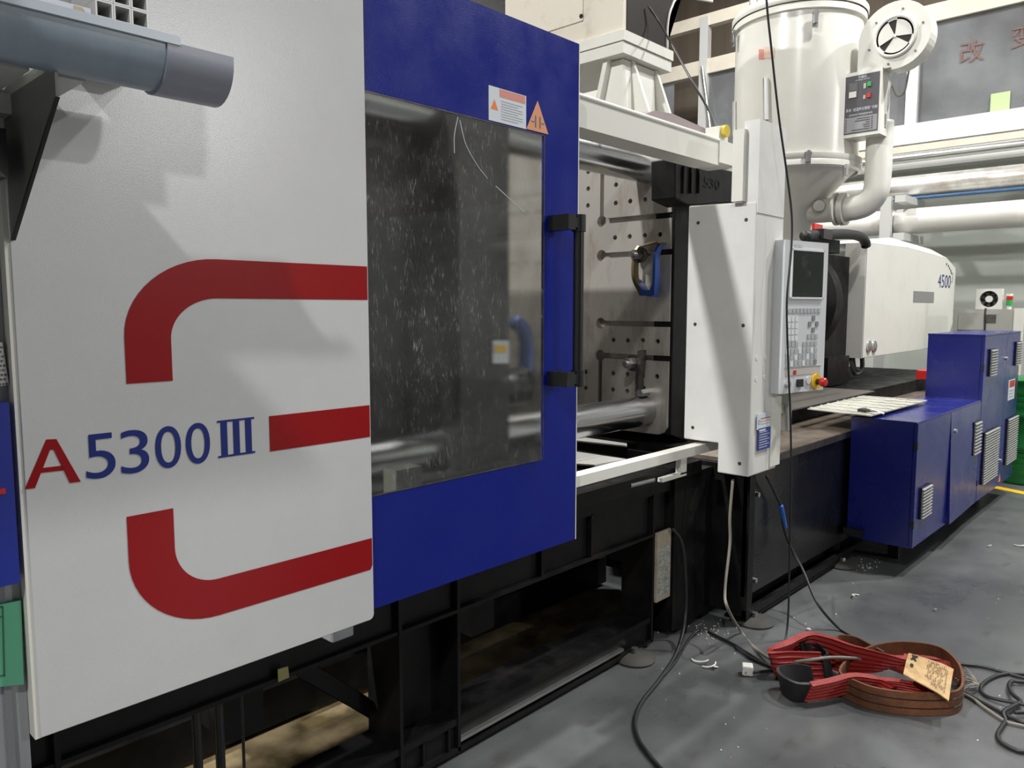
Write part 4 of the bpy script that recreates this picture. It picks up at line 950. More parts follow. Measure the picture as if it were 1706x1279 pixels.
# ================================================================== ELECTRIC CABINETS
YK = 1.245
def K(u, v): p = at(u, v, Y=YK); return p.x, p.z
def slat_mesh(w_, p_):
    b = bmesh.new(); prism([(-w_ / 2, 0, -0.10 * p_), (-w_ / 2, -0.012, -0.32 * p_), (-w_ / 2, -0.012, -0.02 * p_), (-w_ / 2, 0, 0.22 * p_)], (w_, 0, 0), b); return mesh_of(b, 'slat', STEEL_SL)
STEEL_SL = mat('grey_louvre', (0.42, 0.42, 0.41), 0.4, 0.3)
def vent(parent, xa_, xb_, z0, z1, n):
    v = fin('vent', box(xa_, xb_, YK - 0.012, YK - 0.001, z0, z1), BLACKPL, parent, bevel=0.002)
    me = slat_mesh(xb_ - xa_ - 0.004, (z1 - z0) / n)
    for i in range(n): inst('slat', me, ((xa_ + xb_) / 2, YK - 0.010, z0 + (i + .5) * (z1 - z0) / n), v)
    return v
def bolt_lock(parent, x, z):
    fin('lock', cyl((x, YK - 0.012, z), (x, YK + 0.001, z), 0.014, n=16), STEEL, parent, smooth='auto')
def warn_tri(parent, x, z, s):
    fin('warning_triangle', prism([(x - s, YK - 0.0005, z - s * .8), (x + s, YK - 0.0005, z - s * .8), (x, YK - 0.0005, z + s)], (0, -0.001, 0)), ORANGE, parent)
c1 = thing('electric_cabinet', (5.3, 1.45, 0.165), 'low blue electric cabinet with small louvred vents beside the black bed', 'cabinet')
CX0, CX1, CX2 = 4.60, 6.04, 7.22
fin('body', box(CX0, CX1, YK + 0.022, 1.600, 0.165, 0.872), CABBLUE, c1, bevel=0.004)
fin('top_cover', box(CX0 - 0.004, CX1, YK + 0.004, 1.602, 0.868, 0.878), CABBLUE, c1, bevel=0.002)
fin('leg', box(CX0 + 0.3, CX0 + 0.36, 1.40, 1.46, 0, 0.168), BLACK, c1); fin('leg', box(CX1 - 0.36, CX1 - 0.3, 1.40, 1.46, 0, 0.168), BLACK, c1)
xs = K(1580, 780)[0]
dA = fin('door', box(CX0 + 0.004, xs - 0.004, YK, YK + 0.02, 0.168, 0.868), CABBLUE, c1, bevel=0.004)
bm = box(xs + 0.002, CX1 - 0.004, YK, YK + 0.02, 0.168, 0.868)
for v in bm.verts:
    if v.co.x < xs + 0.01 and v.co.z < 0.2: v.co.y -= 0.022
dB = fin('door', bm, CABBLUE, c1, bevel=0.003, label='slightly sprung right door')
for z in (K(1528, 743)[1], K(1520, 875)[1]): fin('hinge', box(CX0 - 0.006, CX0 + 0.014, YK - 0.004, YK + 0.012, z - 0.022, z + 0.022), BLACKPL, c1)
a, b = K(1529, 883), K(1547, 833); vent(dA, a[0], b[0], 0.315, 0.495, 10)
a, b = K(1620, 720), K(1632, 700); vent(dB, a[0], b[0], 0.52, 0.745, 10)
bolt_lock(dB, *K(1591, 718)); bolt_lock(dB, *K(1585, 832))
x_, z_ = K(1586, 855); warn_tri(dB, x_, z_, 0.035)
fin('cable_gland', box(CX0 - 0.06, CX0, 1.50, 1.60, 0.19, 0.23), BLACKPL, c1, bevel=0.004)
c2 = thing('electric_cabinet', (6.6, 1.6, 0.165), 'tall blue electric cabinet with large louvred vents beside the green drum', 'cabinet')
fin('body', box(CX1 + 0.006, CX2, YK + 0.022, 1.600, 0.165, 1.316), CABBLUE, c2, bevel=0.004)
fin('top_cover', box(CX1, CX2 + 0.004, YK - 0.002, 1.602, 1.314, 1.324), CABBLUE, c2, bevel=0.002)
for xx in (CX1 + 0.3, CX2 - 0.36): fin('leg', box(xx, xx + 0.06, 1.40, 1.46, 0, 0.168), BLACK, c2)
xs2 = K(1671, 690)[0]
dA = fin('door', box(CX1 + 0.008, xs2 - 0.003, YK, YK + 0.02, 0.168, 1.312), CABBLUE, c2, bevel=0.004)
dB = fin('door', box(xs2 + 0.003, CX2 - 0.004, YK, YK + 0.02, 0.168, 1.312), CABBLUE, c2, bevel=0.004)
vent(dA, K(1647, 600)[0], K(1657, 600)[0], 1.03, 1.22, 10)
vent(dB, K(1690, 590)[0], K(1699, 590)[0], 1.06, 1.245, 10)
vent(dA, K(1635, 770)[0], K(1658, 770)[0], 0.27, 0.64, 20)
vent(dB, K(1674, 740)[0], K(1690, 740)[0], 0.30, 0.66, 20)
bolt_lock(dB, *K(1676, 597)); bolt_lock(dB, *K(1666, 767))
x_, z_ = K(1665, 796); warn_tri(dB, x_, z_, 0.035)
a, b = K(1677, 688), K(1689, 660)
lb = fin('notice', box(a[0], b[0], YK - 0.003, YK, 0.80, 0.955), STICK, dB)
fin('notice_heading', box(a[0] + 0.03, b[0] - .02, YK - 0.0045, YK - 0.003, 0.90, 0.95), REDPL, lb)
for i in range(3): fin('notice_line', box(a[0] + .03, b[0] - .04, YK - 0.004, YK - 0.003, 0.82 + .024 * i, 0.83 + .024 * i), GREYINK, lb)
for z in (0.30, 1.10): fin('hinge', box(CX1 - 0.002, CX1 + 0.012, YK - 0.004, YK + 0.012, z - 0.022, z + 0.022), BLACKPL, c2)
fin('handle_recess', box(b[0] + .02, b[0] + .08, YK - 0.002, YK, 0.80, 0.95), BLACKPL, dB)

# ---- hand tool lying on the low cabinet
hp = at(1442, 690, Z=0.886)
ht = thing('hand_tool', (hp.x, hp.y, 0.886), 'small steel fitting left lying on the edge of the low blue cabinet', 'tool')
fin('fitting', box(hp.x - 0.05, hp.x + 0.04, hp.y - 0.02, hp.y + 0.03, 0.886, 0.92), DSTEEL, ht, bevel=0.008)
fin('lever', tube([(hp.x, hp.y, 0.92), (hp.x + 0.03, hp.y - 0.05, 0.905), (hp.x + 0.04, hp.y - 0.09, 0.89)], 0.008, n=8), STEEL, ht, smooth=True)

# ================================================================== HOPPER DRYER
HX, HY, HR = 6.45, 2.80, 0.495
hd = thing('hopper_dryer', (HX, HY, 2.18), 'large cream hopper dryer with blower and control box above the machine', 'hopper dryer')
fin('drum', lathe([(HR - .02, 2.66), (HR, 2.66), (HR, 3.84), (HR - .02, 3.84)], (HX, HY, 0), n=72), mat('hopper_paint', (0.70, 0.69, 0.63), 0.24, var=0.05), hd, smooth='auto')
fin('lid', lathe([(HR + 0.028, 3.83), (HR + 0.034, 3.845), (HR + 0.034, 3.875), (HR + 0.015, 3.90), (HR - .05, 3.905), (0.12, 3.95), (0, 3.95)], (HX, HY, 0), n=72), CREAM, hd, smooth='auto')
fin('rim_band', lathe([(HR, 3.77), (HR + 0.022, 3.775), (HR + 0.022, 3.82), (HR, 3.825)], (HX, HY, 0), n=72), CREAM, hd, smooth='auto')
fin('bottom_band', lathe([(HR + 0.0, 2.70), (HR + 0.03, 2.70), (HR + 0.03, 2.665), (HR + 0.024, 2.655), (HR + 0.03, 2.645), (HR + 0.03, 2.61), (HR, 2.60)], (HX, HY, 0), n=72), CREAM, hd, smooth='auto')
fin('cone', lathe([(HR + 0.0, 2.63), (HR - 0.06, 2.58), (0.30, 2.43), (0.19, 2.30), (0.15, 2.16), (0.15, 2.02), (0, 2.02)], (HX, HY, 0), n=60), CREAM, hd, smooth='auto')
fin('throat', box(HX - 0.2, HX + 0.2, HY - 0.2, HY + 0.2, 1.94, 2.04), CREAM, hd, bevel=0.01)
def on_drum(u, v, r):
    """point on the drum surface towards the pixel's azimuth"""
    d = ray(u, v); o_ = CAM
    a = d.x ** 2 + d.y ** 2; b = 2 * ((o_.x - HX) * d.x + (o_.y - HY) * d.y); c = (o_.x - HX) ** 2 + (o_.y - HY) ** 2 - r * r
    disc = b * b - 4 * a * c
    if disc < 0: disc = 0
    t_ = (-b - math.sqrt(disc)) / (2 * a); return o_ + d * t_
def latch(u, v, s=1.0):
    p = on_drum(u, v, HR + 0.032); rd = Vector((p.x - HX, p.y - HY, 0)).normalized(); tn = Vector((-rd.y, rd.x, 0))
    b = bmesh.new()
    def ob(a0, a1, z0, z1, r0, r1):
        vv = [b.verts.new(p + tn * x + rd * r + Vector((0, 0, z))) for x in (a0, a1) for z in (z0, z1) for r in (r0, r1)]
        for f in ((0, 1, 3, 2), (4, 6, 7, 5), (0, 4, 5, 1), (2, 3, 7, 6), (0, 2, 6, 4), (1, 5, 7, 3)): b.faces.new([vv[i] for i in f])
    ob(-0.02, 0.02, -0.08 * s, 0.03, 0, 0.014); ob(-0.012, 0.012, -0.05 * s, 0.05, 0.012, 0.026); ob(-0.026, 0.026, 0.02, 0.04, 0.0, 0.02)
    fin('latch', b, STEEL, hd, bevel=0.003)
latch(1358, 28); latch(1224, 60); latch(1346, 262, .7); latch(1407, 285, .7)
# sight slot bracket, stickers
p0 = on_drum(1275, 130, HR + 0.012); p1 = on_drum(1276, 200, HR + 0.012)
fin('level_bracket', tube([p0, p1], 0.022, n=8, smooth_path=False), STEEL, hd)
p0 = on_drum(1224, 170, HR + .01); p1 = on_drum(1224, 225, HR + .01)
fin('level_bracket', tube([p0, p1], 0.02, n=8, smooth_path=False), STEEL, hd)
for (u0, u1, v0, v1, m_, nm) in ((1273, 1290, 78, 97, mat('peach_sticker', (0.66, 0.50, 0.38), 0.5), 'sticker'), (1264, 1273, 82, 99, PINK, 'sticker')):
    b = bmesh.new(); g4 = [[on_drum(u0 + (u1 - u0) * i / 3, v, HR + 0.002) for i in range(4)] for v in (v0, v1)]
    vv = [[b.verts.new(p) for p in r_] for r_ in g4]
    for i in range(3): b.faces.new((vv[0][i], vv[0][i + 1], vv[1][i + 1], vv[1][i]))
    fin(nm, b, m_, hd)
fin('outlet_pipe', tube([(HX + .1, HY - .15, 3.93), (HX + .1, HY - .15, 4.10), (HX + .2, HY - .25, 4.2), (HX + .35, HY - .4, 4.22)], 0.09, n=20), CREAM, hd, smooth=True)
# hot-air elbow from the cone, up to the control box and blower
PX_, PY_ = 6.50, 2.14
fin('air_elbow', tube([(HX, 2.70, 2.30), (HX + .02, 2.5, 2.30), (PX_, 2.36, 2.30), (PX_, 2.23, 2.325), (PX_, 2.155, 2.41), (PX_, PY_, 2.55), (PX_, PY_, 2.75), (PX_, PY_, 2.95)], 0.098, n=28), CREAM, hd, smooth=True)
fin('pipe_flange', cyl((PX_ - .01, 2.41, 2.30), (PX_ - .01, 2.37, 2.30), 0.13, n=28), CREAM, hd, smooth='auto')
fin('pipe_flange', cyl((HX, 2.44, 2.30), (HX, 2.425, 2.30), 0.13, n=28), CREAM, hd, smooth='auto')
ga = fin('dial_gauge', lathe([(0, -0.03), (0.045, -0.03), (0.052, -0.02), (0.052, 0), (0, 0)], (6.35, 2.54, 2.325), Vector((0.85, 0.5, 0)), 24), STEEL, hd, smooth='auto')
fin('dial_face', lathe([(0, -0.031), (0.042, -0.031), (0.042, -0.0305), (0, -0.0305)], (6.35, 2.54, 2.325), Vector((0.85, 0.5, 0)), 24), WHITEPL, ga)
XB = 6.28
def Bx(u, v): p = at(u, v, X=XB); return p.y, p.z
yA = (Bx(1403, 122)[0] + Bx(1402, 231)[0]) / 2; yB = (Bx(1470, 114)[0] + Bx(1466, 222)[0]) / 2
zA = (Bx(1403, 122)[1] + Bx(1470, 114)[1]) / 2; zBt = (Bx(1402, 231)[1] + Bx(1466, 222)[1]) / 2
cbx = fin('control_box', box(XB, XB + 0.20, yB, yA, zBt, zA), CREAM, hd, bevel=0.006, label='cream dryer control box with dark grey fascia')
bw, bh_ = yA - yB, zA - zBt
def fz(a, b): return (yA - bw * a, zBt + bh_ * b)      # a from left, b from bottom
def fbox(nm, a0, a1, b0, b1, c, m_, parent=cbx, c0=0.0):
    (ya, za_), (yb, zb_) = fz(a0, b0), fz(a1, b1)
    return fin(nm, box(XB - c, XB - c0, min(ya, yb), max(ya, yb), za_, zb_), m_, parent)
fbox('fascia', .055, .945, .05, .945, 0.002, mat('fascia_grey', (0.055, 0.05, 0.06), 0.4))
fbox('thermostat', .17, .40, .60, .84, 0.008, mat('thermostat_frame', (0.10, 0.09, 0.10), 0.4))
fbox('display', .21, .36, .72, .82, 0.010, mat('lcd_grey', (0.12, 0.13, 0.12), 0.3))
fbox('thermostat_keys', .19, .37, .61, .70, 0.010, WHITEPL)
fbox('switch_green', .65, .74, .74, .81, 0.014, GREENPL); fbox('switch_red', .65, .74, .57, .64, 0.014, REDPL)
fbox('pilot_lamp', .55, .61, .72, .80, 0.006, mat('pilot_pale', (0.35, 0.42, 0.30), 0.4)); fbox('pilot_lamp', .55, .61, .56, .62, 0.006, mat('pilot_pink', (0.45, 0.30, 0.28), 0.4))
def ftext(s, a, b, wd, ht_, m_=STICK):
    y, z = fz(a, b); return fin('lettering', text_bm(s, (XB - 0.0025, y, z), (0, -1, 0), (0, 0, 1), bw * wd, bh_ * ht_, 0.0006), m_, cbx)
ftext('干燥机', .40, .885, .22, .045); ftext('HOPPER DRYER', .33, .858, .37, .018)
ftext('具有 “超温声光警报” 功能', .12, .395, .80, .05); ftext('各种原料干燥温度参考表', .20, .325, .60, .03)
fbox('chart', .10, .92, .07, .305, 0.003, mat('chart_grey', (0.26, 0.26, 0.27), 0.5), c0=0.001)
for i, L_ in enumerate((.33, .38, .10, .17, .15, .45)):
    fbox('chart_bar', .74 - L_, .74, .095 + .034 * (5 - i), .110 + .034 * (5 - i), 0.004, MATS['fascia_grey'], c0=0.001)
    fbox('chart_mark', .77, .82, .095 + .034 * (5 - i), .112 + .034 * (5 - i), 0.004, MATS['fascia_grey'], c0=0.001)
    fbox('chart_mark', .12, .15, .095 + .034 * (5 - i), .112 + .034 * (5 - i), 0.004, MATS['fascia_grey'], c0=0.001)
for i in range(8): fin('vent_slit', box(XB + 0.09, XB + 0.13, yB - 0.002, yB + 0.001, zBt + bh_ * (.12 + .028 * i), zBt + bh_ * (.13 + .028 * i)), DSTEEL, cbx)
# blower: snail casing facing the clamp side
bc = at(1492, 61, X=XB + .02); BY, BZ = bc.y, bc.z
br0 = 0.238
pts = []
for i in range(33):
    a = math.radians(180 - 270 * i / 32)      # start on the far (left) side, turning over the top
    pts.append((a, br0 * (1.12 - 0.14 * i / 32)))
prof = [(BY - r * math.cos(a), BZ + r * math.sin(a)) for a, r in pts]      # cos>0 -> towards aisle (right in view)
yl_ = BY + br0 * 1.12
prof = [(yl_, BZ)] + prof[1:] + [(BY + 0.02, BZ - br0 * 0.98), (BY + 0.02, zA - 0.01), (yl_, zA - 0.01)]
bl = fin('blower_casing', prism([(XB + 0.02, y, z) for y, z in prof], (0.15, 0, 0)), CREAM, hd, bevel=0.012, seg=2, label='cream snail-shaped blower casing')
fin('inlet_ring', lathe([(0.150, 0.0), (0.150, -0.022), (0.141, -0.026), (0.131, -0.022), (0.131, 0.0)], (XB + 0.02, BY, BZ), (1, 0, 0), 40), CREAM, bl, smooth='auto')
fin('inlet_back', cyl((XB + 0.012, BY, BZ), (XB + 0.018, BY, BZ), 0.131, n=40), BROWN, bl)
# rotary shutter: three sectors with three open gaps
for i in range(3):
    a0 = math.radians(90 + 120 * i + 30 - 5); a1 = math.radians(90 + 120 * i + 120 - 5)
    b = bmesh.new(); sp = [(XB + 0.010, BY, BZ)] + [(XB + 0.010, BY - 0.130 * math.cos(a0 + (a1 - a0) * k / 14), BZ + 0.130 * math.sin(a0 + (a1 - a0) * k / 14)) for k in range(15)]
    prism(sp, (-0.006, 0, 0), b); fin('shutter_vane', b, CREAM, bl)
fin('shutter_rim', lathe([(0.118, -0.008), (0.131, -0.008), (0.131, -0.002), (0.118, -0.002), (0.118, -0.008)], (XB + 0.012, BY, BZ), (1, 0, 0), 40), CREAM, bl, smooth='auto')
fin('shutter_hub', lathe([(0, -0.012), (0.012, -0.01), (0.016, 0.0), (0, 0)], (XB + 0.004, BY, BZ), (1, 0, 0), 16), STEEL, bl, smooth='auto')
for i in range(6):
    a = 2 * PI * i / 6 + .3; fin('screw', cyl((XB + 0.014, BY - .193 * math.cos(a), BZ + .193 * math.sin(a)), (XB + 0.021, BY - .193 * math.cos(a), BZ + .193 * math.sin(a)), 0.008, n=10), DSTEEL, bl)
fin('motor', cyl((XB + 0.17, BY, BZ), (XB + 0.40, BY, BZ), 0.12, n=28), CREAM, bl, smooth='auto')
fin('motor_cable', tube([(XB + .2, yB - .01, zA - .1), (XB + .2, yB - .05, zA - .18), (XB + .2, yB - .10, zA - .16), (XB + .22, yB - .12, zA)], 0.008, n=8), GREYCAB, hd, smooth=True)
# tall post behind the hopper
po = tag(fin('steel_pole', cyl((at(1255, 10, Y=4.6).x, 4.6, 0), (at(1255, 10, Y=4.6).x, 4.6, 9.0), 0.05, n=18), ALU, smooth='auto', origin=(at(1255, 10, Y=4.6).x, 4.6, 0)), 'slim pale pole rising behind the hopper dryer', 'pole')
po2 = tag(fin('threaded_rod', cyl((11.12, at(1170, 98, X=11.12).y, 5.25), (11.12, at(1190, 210, X=11.12).y, 3.88), 0.025, n=10), STEEL, smooth='auto', origin=(11.12, 6.3, 3.88)), 'thin steel rod standing before the office glazing', 'rod')

# ================================================================== DUCTS AND BACKGROUND THINGS
du = thing('air_duct', (10.6, 1.0, 2.95), 'upper foil-wrapped duct crossing in front of the end wall', 'duct')
def Xpt(u, v, X): return at(u, v, X=X)
zt_ = (Xpt(1480, 297, 10.6).z + Xpt(1700, 273, 10.6).z) / 2; zb_ = (Xpt(1480, 332, 10.6).z + Xpt(1700, 316, 10.6).z) / 2
fin('pipe', cyl((10.6, -6.9, (zt_ + zb_) / 2), (10.6, 5.6, (zt_ + zb_) / 2), (zt_ - zb_) / 2 * 1.0, n=36), FOIL, du, smooth='auto')
fin('pipe', cyl((10.52, -6.9, zb_ - .01), (10.52, 3.3, zb_ - .01), 0.022, n=12), mat('blue_line', (0.03, 0.09, 0.20), 0.4), du, smooth='auto', label='thin blue line pipe under the duct')
dv = thing('air_duct', (10.4, 1.0, 2.45), 'lower white-wrapped duct crossing in front of the end wall', 'duct')
zt2_ = (Xpt(1520, 345, 10.4).z + Xpt(1700, 335, 10.4).z) / 2; zb2_ = (Xpt(1480, 390, 10.4).z + Xpt(1700, 380, 10.4).z) / 2
fin('pipe', cyl((10.4, -6.9, (zt2_ + zb2_) / 2), (10.4, 5.6, (zt2_ + zb2_) / 2), (zt2_ - zb2_) / 2, n=36), DUCT, dv, smooth='auto')
for y in (0.2, Xpt(1478, 390, 10.2).y): fin('strap', cyl((10.4, y - .05, (zt2_ + zb2_) / 2), (10.4, y + .05, (zt2_ + zb2_) / 2), (zt2_ - zb2_) / 2 + .008, n=36), STEEL, dv, smooth='auto')
dp = thing('duct_stand', (10.2, 3.3, 0), 'pale steel post carrying the two wrapped ducts', 'post')
yp = Xpt(1477, 360, 10.1).y
fin('post', box(10.05, 10.13, yp - 0.06, yp + 0.06, 0, zt_ - 0.3), ALU, dp, bevel=0.004)
fin('arm', box(10.05, 10.85, yp - 0.22, yp - 0.10, zb_ - 0.10, zb_ - 0.02), ALU, dp, bevel=0.004)
fin('arm', box(10.05, 10.85, yp - 0.22, yp - 0.10, zb2_ - 0.10, zb2_ - 0.01), ALU, dp, bevel=0.004)
ctr = thing('cable_tray', (10.8, 1, 3.5), 'long pale cable tray under the office glazing', 'cable tray')
for z, xx, r_ in ((3.62, 10.75, .05), (3.50, 10.7, .04)):
    fin('rail', box(xx, xx + 0.04, -6.9, 9.5, z - r_, z + r_), ALU if z > 3.55 else BEAMC, ctr, bevel=0.004)
fin('pipe', cyl((10.72, -6.9, 3.40), (10.72, 9.5, 3.40), 0.035, n=14), STEEL, ctr, smooth='auto')
# writing and notices on the far glazing
def gl_text(s, u, v, hgt):
    p = at(u, v, X=GX + 0.015); o = fin('lettering', text_bm(s, p, (0, -1, 0), (0, 0, 1), hgt, hgt, 0.001, 0.004), GLASSINK); return o
sg = thing('glazing_lettering', (GX, 2.5, 4.5), 'faded red characters on the office glazing', 'lettering')
for s, u, v, hh_ in (('变', 1684, 82, .27), ('改', 1598, 108, .27)):
    p = at(u, v, X=GX + 0.012); fin('character', text_bm(s, p, (0, -1, 0), (0, 0, 1), hh_, hh_, 0.002, 0.004), GLASSINK, sg)
nt_ = at(1652, 190, X=GX); 
no = tag(fin('notice_sheet', box(GX + 0.005, GX + 0.018, at(1682, 170, X=GX).y, at(1650, 170, X=GX).y, at(1660, 190, X=GX).z, at(1660, 155, X=GX).z), LITGREEN, origin=(GX, 2.3, 4.0)), 'pale green notice sheet on the office glazing', 'notice')
# machine tool with fan and tower light behind the tall cabinet
XA = 8.6
eq = thing('grey_appliance', (9.0, 1.9, 0), 'grey auxiliary unit standing behind the tall blue cabinet', 'appliance')
y0, y1 = at(1700, 530, X=XA).y, at(1588, 530, X=XA).y; zt_a = at(1650, 515, X=XA).z
fin('body', box(XA, XA + 0.8, y0 + .04, y1, 0.05, zt_a), mat('appliance_grey', (0.34, 0.34, 0.31), 0.4), eq, bevel=0.01)
fin('front_panel', box(XA - 0.012, XA, y0 + .18, y1 - .05, 0.3, zt_a - 0.03), MATS['appliance_grey'], eq, bevel=0.004)
fin('side_post', box(XA - 0.02, XA + 0.06, y0 - .02, y0 + .05, 0.05, zt_a + .01), CREAM, eq, bevel=0.004)
fin('switch_plate', box(XA - 0.018, XA - 0.01, at(1660, 530, X=XA).y, at(1640, 530, X=XA).y, zt_a - .13, zt_a - .05), DSTEEL, eq)
fin('label_strip', box(XA - 0.018, XA - 0.01, at(1640, 545, X=XA).y, at(1596, 545, X=XA).y, zt_a - .205, zt_a - .198), BRASS, eq)
fn = thing('cooling_fan', (XA + .05, 1.75, zt_a), 'square white box fan on top of the grey unit', 'fan')
y0f, y1f = at(1669, 497, X=XA).y, at(1626, 497, X=XA).y; z0f, z1f = zt_a, at(1648, 481, X=XA).z
yc_, zc_ = (y0f + y1f) / 2, (z0f + z1f) / 2; rf = min(y1f - y0f, z1f - z0f) * .40
b = bmesh.new(); ring = []
N_ = 32
fr_o = []
for i in range(N_):
    a = 2 * PI * i / N_; c, s = math.cos(a), math.sin(a); k = 1 / max(abs(c), abs(s))
    fr_o.append((yc_ + c * k * (y1f - y0f) / 2, zc_ + s * k * (z1f - z0f) / 2))
vo = [[b.verts.new((x, y, z)) for y, z in fr_o] for x in (XA, XA + .08)]
vi = [[b.verts.new((x, yc_ + rf * math.cos(2 * PI * i / N_), zc_ + rf * math.sin(2 * PI * i / N_))) for i in range(N_)] for x in (XA, XA + .08)]
for i in range(N_):
    j = (i + 1) % N_
    b.faces.new((vo[0][i], vo[0][j], vi[0][j], vi[0][i])); b.faces.new((vo[1][j], vo[1][i], vi[1][i], vi[1][j]))
    b.faces.new((vo[0][j], vo[0][i], vo[1][i], vo[1][j])); b.faces.new((vi[0][i], vi[0][j], vi[1][j], vi[1][i]))
fin('frame', b, WHITEPL, fn)
fin('backing', cyl((XA + .07, yc_, zc_), (XA + .078, yc_, zc_), rf, n=28), BLACKPL, fn)
fin('hub', cyl((XA + .01, yc_, zc_), (XA + .07, yc_, zc_), rf * .40, n=24), WHITEPL, fn, smooth='auto')
for i in range(7):
    a = 2 * PI * i / 7; b = bmesh.new()
    def rp(r, da, x): return (x, yc_ + r * math.cos(a + da), zc_ + r * math.sin(a + da))
    prism([rp(rf * .38, -.1, XA + .03), rp(rf * .95, .1, XA + .03), rp(rf * .95, .62, XA + .05), rp(rf * .38, .55, XA + .05)], (0.006, 0, 0), b)
    fin('blade', b, mat('fan_blade_grey', (0.05, 0.05, 0.05), 0.4), fn)
fin('power_cord', tube([(XA - .006, yc_ + .02, z0f + .01), (XA - .02, yc_ + .02, z0f - .06), (XA - .02, yc_ + .015, z0f - .2), (XA - .02, yc_ + .02, z0f - .4)], 0.008, n=6), RUBBER, fn, smooth=True)
tl = thing('tower_light', (XA, at(1680, 500, X=XA).y, zt_a), 'small red and green signal tower beside the box fan', 'signal light')
yt = at(1680, 500, X=XA).y
z_a = at(1680, 515, X=XA).z
for nm, m_, v0, v1 in (('base', WHITEPL, 517, 509), ('green_lens', GREENPL, 509, 500), ('red_lens', REDPL, 500, 493), ('cap', WHITEPL, 493, 489)):
    za_, zb_q = at(1680, v0, X=XA).z, at(1680, v1, X=XA).z
    if nm == 'base': za_ = zt_a
    fin(nm, cyl((XA + .05, yt, za_), (XA + .05, yt, zb_q), 0.028 if nm != 'base' else .02, n=18), m_, tl, smooth='auto')
# green oil drum
DX, DY, DR = 8.0, 1.26, 0.29
gd = thing('oil_drum', (DX, DY, 0), 'green steel oil drum beside the tall blue cabinet', 'drum')
pr_ = [(0, 0), (DR, 0), (DR + .008, .012), (DR, .03)]
for z in (.10, .15, .20, .25): pr_ += [(DR, z - .02), (DR + .006, z), (DR, z + .02)]
pr_ += [(DR, .29), (DR + .014, .31), (DR, .33), (DR, .57), (DR + .014, .59), (DR, .61)]
for z in (.68, .73, .78): pr_ += [(DR, z - .02), (DR + .006, z), (DR, z + .02)]
pr_ += [(DR, .87), (DR + .008, .885), (DR, .90), (DR - .015, .90), (DR - .02, .88), (0, .88)]
fin('shell', lathe(pr_, (DX, DY, 0), n=48), DRUMG, gd, smooth=True)
fin('bung', cyl((DX - .1, DY - .1, .88), (DX - .1, DY - .1, .895), 0.035, n=16), STEEL, gd, smooth='auto')
# yellow floor line
yl0 = at(1656, 811, Z=0.001); yl1 = at(1706, 821, Z=0.001); dd = (yl1 - yl0).normalized(); nw = Vector((-dd.y, dd.x, 0)) * 0.05
tag(fin('floor_line', prism([yl0 - dd * .6 - nw, yl1 + dd * 3 - nw, yl1 + dd * 3 + nw, yl0 - dd * .6 + nw], (0, 0, 0.001)), YELLOW), kind='structure')
# red crate behind the low cabinet
q0, q1 = at(1545, 618, X=7.3), at(1530, 632, X=7.3)
rc = tag(fin('red_crate', box(7.3, 7.6, q0.y - .25, q1.y + .02, 0.894, q0.z), REDPL, origin=(7.4, q0.y, 0.894), bevel=0.01), 'small red crate on the bed behind the tall blue cabinet', 'crate')

# ================================================================== CABLES
def cable(name, pts, r, m, label, cat='cable', parent=None, n=8, k=8):
    P = [Vector(p) for p in pts]
    o = fin(name, tube(P, r, n=n, k=k), m, None, smooth=True, origin=P[-1])
    return tag(o, label, cat)
def fl(u, v, z=0.009): return at(u, v, Z=z)
YH = 1.40
cable('hanging_cable', [at(u, v, Y=YH) for u, v in ((1270, -120), (1277, 0), (1285, 80), (1297, 190), (1311, 290), (1319, 360), (1318, 420), (1311, 500), (1313, 600), (1317, 700), (1318, 800), (1316, 900), (1314, 1000), (1311, 1050))] + [fl(1305, 1075), fl(1297, 1092), fl(1285, 1105)], 0.0046, RUBBER, 'thin black cable hanging from above past the operator panel')
cable('grey_cable', [at(1221, 798, Y=1.60), at(1216, 860, Y=1.60), at(1216, 905, Y=1.60), at(1208, 980, Y=1.58), at(1212, 1012, Y=1.54), fl(1235, 1052), fl(1262, 1083), fl(1300, 1103, .04), fl(1345, 1100, .09), fl(1385, 1095, .10), fl(1442, 1097, .10)], 0.0068, GREYCAB, 'grey cable running down the bed corner and over the red sling')
cable('bed_cable', [at(1277, 793, Y=1.58), at(1292, 822, Y=1.58), at(1301, 845, Y=1.58), at(1306, 880, Y=1.57), at(1318, 912, Y=1.55), at(1338, 950, Y=1.48), at(1362, 1005, Y=1.36), fl(1400, 1048), fl(1440, 1070), fl(1490, 1087), fl(1540, 1098), fl(1600, 1106), fl(1640, 1111), fl(1706, 1129), fl(1780, 1150)], 0.0065, RUBBER, 'black cable with blue tape dropping from the console to the floor')
bt = [at(1301, 842, Y=1.577), at(1305, 862, Y=1.573), at(1308, 880, Y=1.567)]
tag(fin('tape_wrap', tube(bt, 0.0115, n=10), mat('blue_tape', (0.02, 0.10, 0.42), 0.45), bpy.data.objects['bed_cable'], smooth=True))
cable('black_cable', [at(1120, 880, Y=1.79), at(1136, 905, Y=1.77), at(1142, 960, Y=1.76), at(1141, 1030, Y=1.75), fl(1128, 1085, .02), fl(1100, 1130), fl(1070, 1168), fl(1058, 1200), fl(1064, 1232), fl(1085, 1262), fl(1110, 1290), fl(1170, 1350)], 0.0082, RUBBER, 'black cable curving over the grey floor from the machine bed')
cable('thin_cable', [at(1165, 1048, Z=.02), fl(1150, 1062), fl(1135, 1085), fl(1125, 1102), fl(1105, 1125)], 0.006, RUBBER, 'short thin cable lying beside the bed foot')
pgl = fl(1262, 1118)
cable('plug_cable', [fl(1225, 1078), fl(1250, 1095), fl(1280, 1108), fl(1292, 1112), fl(1280, 1117), fl(1255, 1120, .02)], 0.0065, RUBBER, 'short black cable leading to the white plug')
